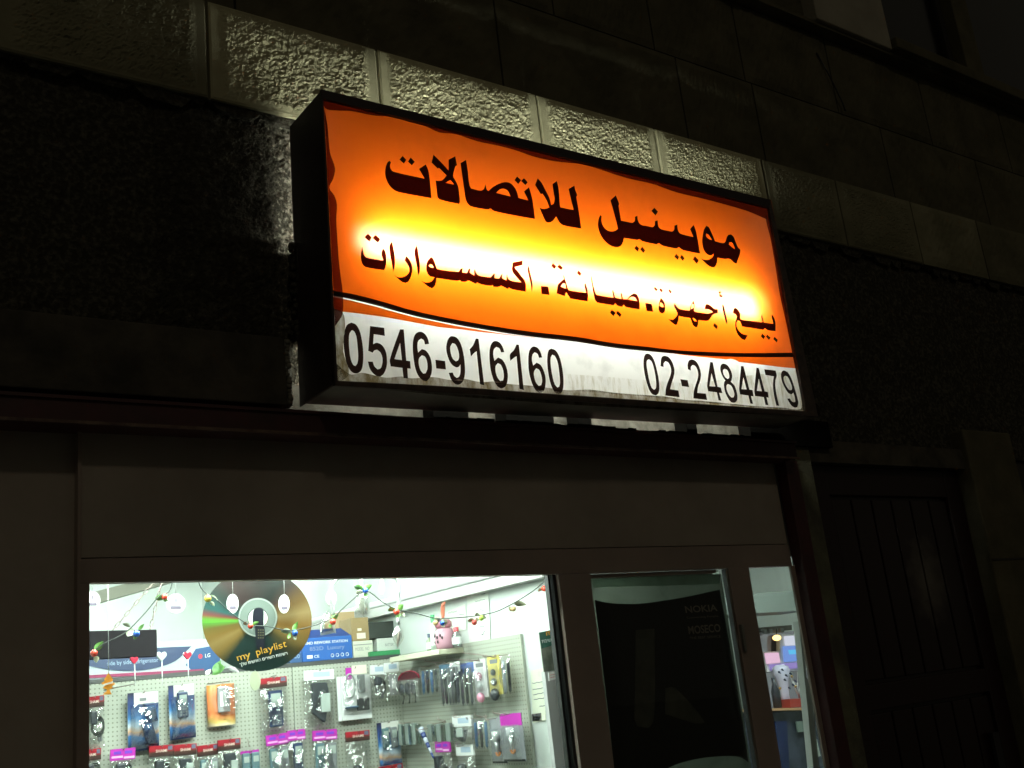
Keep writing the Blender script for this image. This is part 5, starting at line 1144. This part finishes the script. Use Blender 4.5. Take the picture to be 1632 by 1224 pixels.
D3 = cv(1020, 555, 11.657, [
 [(145,100),(205,130),(260,220),(305,370),(345,560),(360,720),(345,830),(300,875),(240,860),(180,790),(125,640),(85,470),(65,310),(72,180),(100,115)], [(165,205),(210,240),(250,340),(285,510),(300,660),(292,745),(260,770),(215,730),(175,610),(145,460),(122,310),(130,230)],
 [(460,142),(530,165),(590,240),(630,350),(640,440),(625,530),(590,640),(560,760),(715,785),(735,910),(470,880),(480,750),(520,620),(560,520),(580,430),(565,340),(525,265),(475,240),(440,280),(438,350),(382,330),(392,200),(415,155)],
 [(750,575),(885,595),(912,722),(780,705)],
 [(960,208),(1030,235),(1085,310),(1120,410),(1132,500),(1115,610),(1080,710),(1065,830),(1222,842),(1248,962),(992,930),(1000,800),(1035,680),(1070,570),(1082,490),(1065,400),(1025,330),(975,310),(945,350),(945,415),(890,390),(885,300),(910,230)],
 [(1305,255),(1352,262),(1440,715),(1500,730),(1530,835),(1470,828),(1512,975),(1460,968),(1428,820),(1270,800),(1248,690)], [(1328,465),(1400,712),(1290,705)]]) + cv(1140, 565, 9.6, [
 [(130,140),(185,165),(235,240),(258,320),(250,390),(235,415),(290,470),(325,560),(340,650),(325,715),(285,738),(240,725),(190,660),(150,570),(132,470),(140,415),(155,400),(110,330),(78,240),(80,180),(100,148)], [(145,218),(185,240),(210,300),(212,355),(190,375),(150,345),(120,285),(118,235)], [(190,450),(240,475),(275,540),(292,610),(280,655),(245,655),(205,610),(175,540),(170,480)],
 [(395,175),(432,180),(522,535),(570,545),(585,640),(545,635),(578,755),(538,752),(505,628),(380,610),(365,525)], [(430,350),(480,535),(400,530)],
 [(630,202),(665,208),(755,562),(805,575),(818,660),(785,655),(812,775),(768,770),(742,652),(610,635),(598,555)], [(665,370),(712,562),(635,555)],
 [(748,225),(922,245),(940,320),(920,400),(920,500),(945,650),(978,785),(935,782),(905,660),(885,520),(885,400),(898,335),(768,312)],
 [(1050,242),(1110,275),(1165,370),(1215,520),(1255,660),(1270,740),(1255,805),(1220,812),(1170,785),(1130,730),(1100,675),(1140,672),(1170,715),(1205,730),(1225,720),(1215,650),(1195,585),(1165,610),(1120,590),(1065,510),(1020,410),(1005,310),(1020,260)], [(1070,325),(1110,345),(1155,440),(1175,510),(1165,545),(1130,540),(1085,480),(1050,400),(1048,345)]])
px_shape('phone_number', D1, Lf2, M_dig, sg, corner=50); px_shape('phone_number', D3, Lf2, M_dig, sg, corner=50)
# frame, case and lamp of the sign
M_case = mat('dark_sheet_metal', (.014, .007, .006), .6, col2=(.024, .013, .011), nscale=10, bump=(60, .2, .003))
M_caseb = mat('brown_sheet_metal', (.15, .12, .095), .6, col2=(.10, .08, .065), nscale=8)  # bottom panel in a paler tone than the case sides
M_fr = mat('tarnished_angle', (.075, .05, .036), .45, col2=(.03, .02, .016), nscale=30)
Fo = lambda a, b: at(a, b, SY-.012)
def bar(px, name, m): return MB().prism([Fo(*p) for p in px], (0, .0115, 0)).build(name, m, sg)
bar([(512, 142), (1229, 318.5), (1226, 331), (516, 157)], 'frame_bar', M_case)
bar([(512, 142), (515.5, 157.5), (538, 606), (534, 614)], 'frame_bar', M_case)
bar([(537.5, 606.5), (720, 616), (900, 629), (1284, 655.5), (1304, 664), (534, 614)], 'frame_bar', M_fr)
bar([(1228.5, 319), (1304, 664), (1284.5, 655), (1225.5, 331.5)], 'frame_bar', M_fr)
YB = 2.79
P = lambda c, y: Vector((c.x, y, c.z))
def panel(a, b, y0, y1, off, name, m): return MB().prism([P(a, y0), P(b, y0), P(b, y1), P(a, y1)], off).build(name, m, sg)
panel(cTL, cBL, SY+.001, YB+.010, (.004, 0, 0), 'side_panel', M_case); cNR = cTR+(cBR-cTR)*.90; panel(cTR, cNR, SY+.001, YB+.045, (-.004, 0, 0), 'side_panel', M_case); panel(cNR, cBR, SY+.001, 2.69, (-.004, 0, 0), 'side_panel', M_case)
panel(cTL, cTR, SY+.001, 2.722, (0, 0, -.004), 'top_panel', M_case)
panel(cBL, cBR, SY+.001, 2.765, (0, 0, .004), 'bottom_panel', M_caseb)
M_lin = mat('white_lining', (.42, .42, .40), .7)
panel(cTL+Vector((.0045, 0, -.005)), cBL+Vector((.0045, 0, .005)), SY+.006, YB-.012, (.002, 0, 0), 'lining', M_lin)
panel(cTR+Vector((-.0045, 0, -.005)), cNR+Vector((-.0045, 0, .005)), SY+.006, YB-.004, (-.002, 0, 0), 'lining', M_lin)
M_tube = emit('sign_tube_light', (.95, 1.0, .90), 146)
ta = at(577, 401, SY); tb_ = at(1212, 486, SY)
TY = 2.624
zt = (ta.z+tb_.z)/2+.032
MB().tube([(ta.x+.045, TY, zt), (tb_.x, TY, zt)], .013, 14).build('fluorescent_tube', M_tube, sg)
for x in (ta.x+.015, tb_.x+.004): MB().box(x, x+.026, TY+.004, TY+.03, zt-.016, zt+.016).build('lamp_holder', M_white, sg)
M_black_cem = mat('black_cement', (.006, .0055, .0045), .95, spec=.02)
mb = MB()  # black blocks and debris added to break up and narrow the lit strip
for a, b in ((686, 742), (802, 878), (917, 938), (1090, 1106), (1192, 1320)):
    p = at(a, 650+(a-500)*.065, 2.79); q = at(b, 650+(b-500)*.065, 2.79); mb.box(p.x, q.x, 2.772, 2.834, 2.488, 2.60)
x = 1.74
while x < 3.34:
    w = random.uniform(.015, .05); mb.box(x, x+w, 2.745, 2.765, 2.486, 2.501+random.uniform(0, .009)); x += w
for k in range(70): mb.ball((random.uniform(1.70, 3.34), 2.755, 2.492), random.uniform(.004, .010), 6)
mb.build('mortar_lump', M_black_cem, bld)['kind'] = 'stuff'
mb = MB().box(1.305, 1.345, 2.775, 2.84, 2.74, 3.02)  # added filler blocking lamp light along the sign's lower left edge
for k in range(34): mb.ball((random.uniform(1.295, 1.312), random.uniform(2.79, 2.83), 2.74+.30*random.random()**1.4), random.uniform(.008, .016), 6)
mb.build('mortar_lump', M_cement, bld)['kind'] = 'stuff'
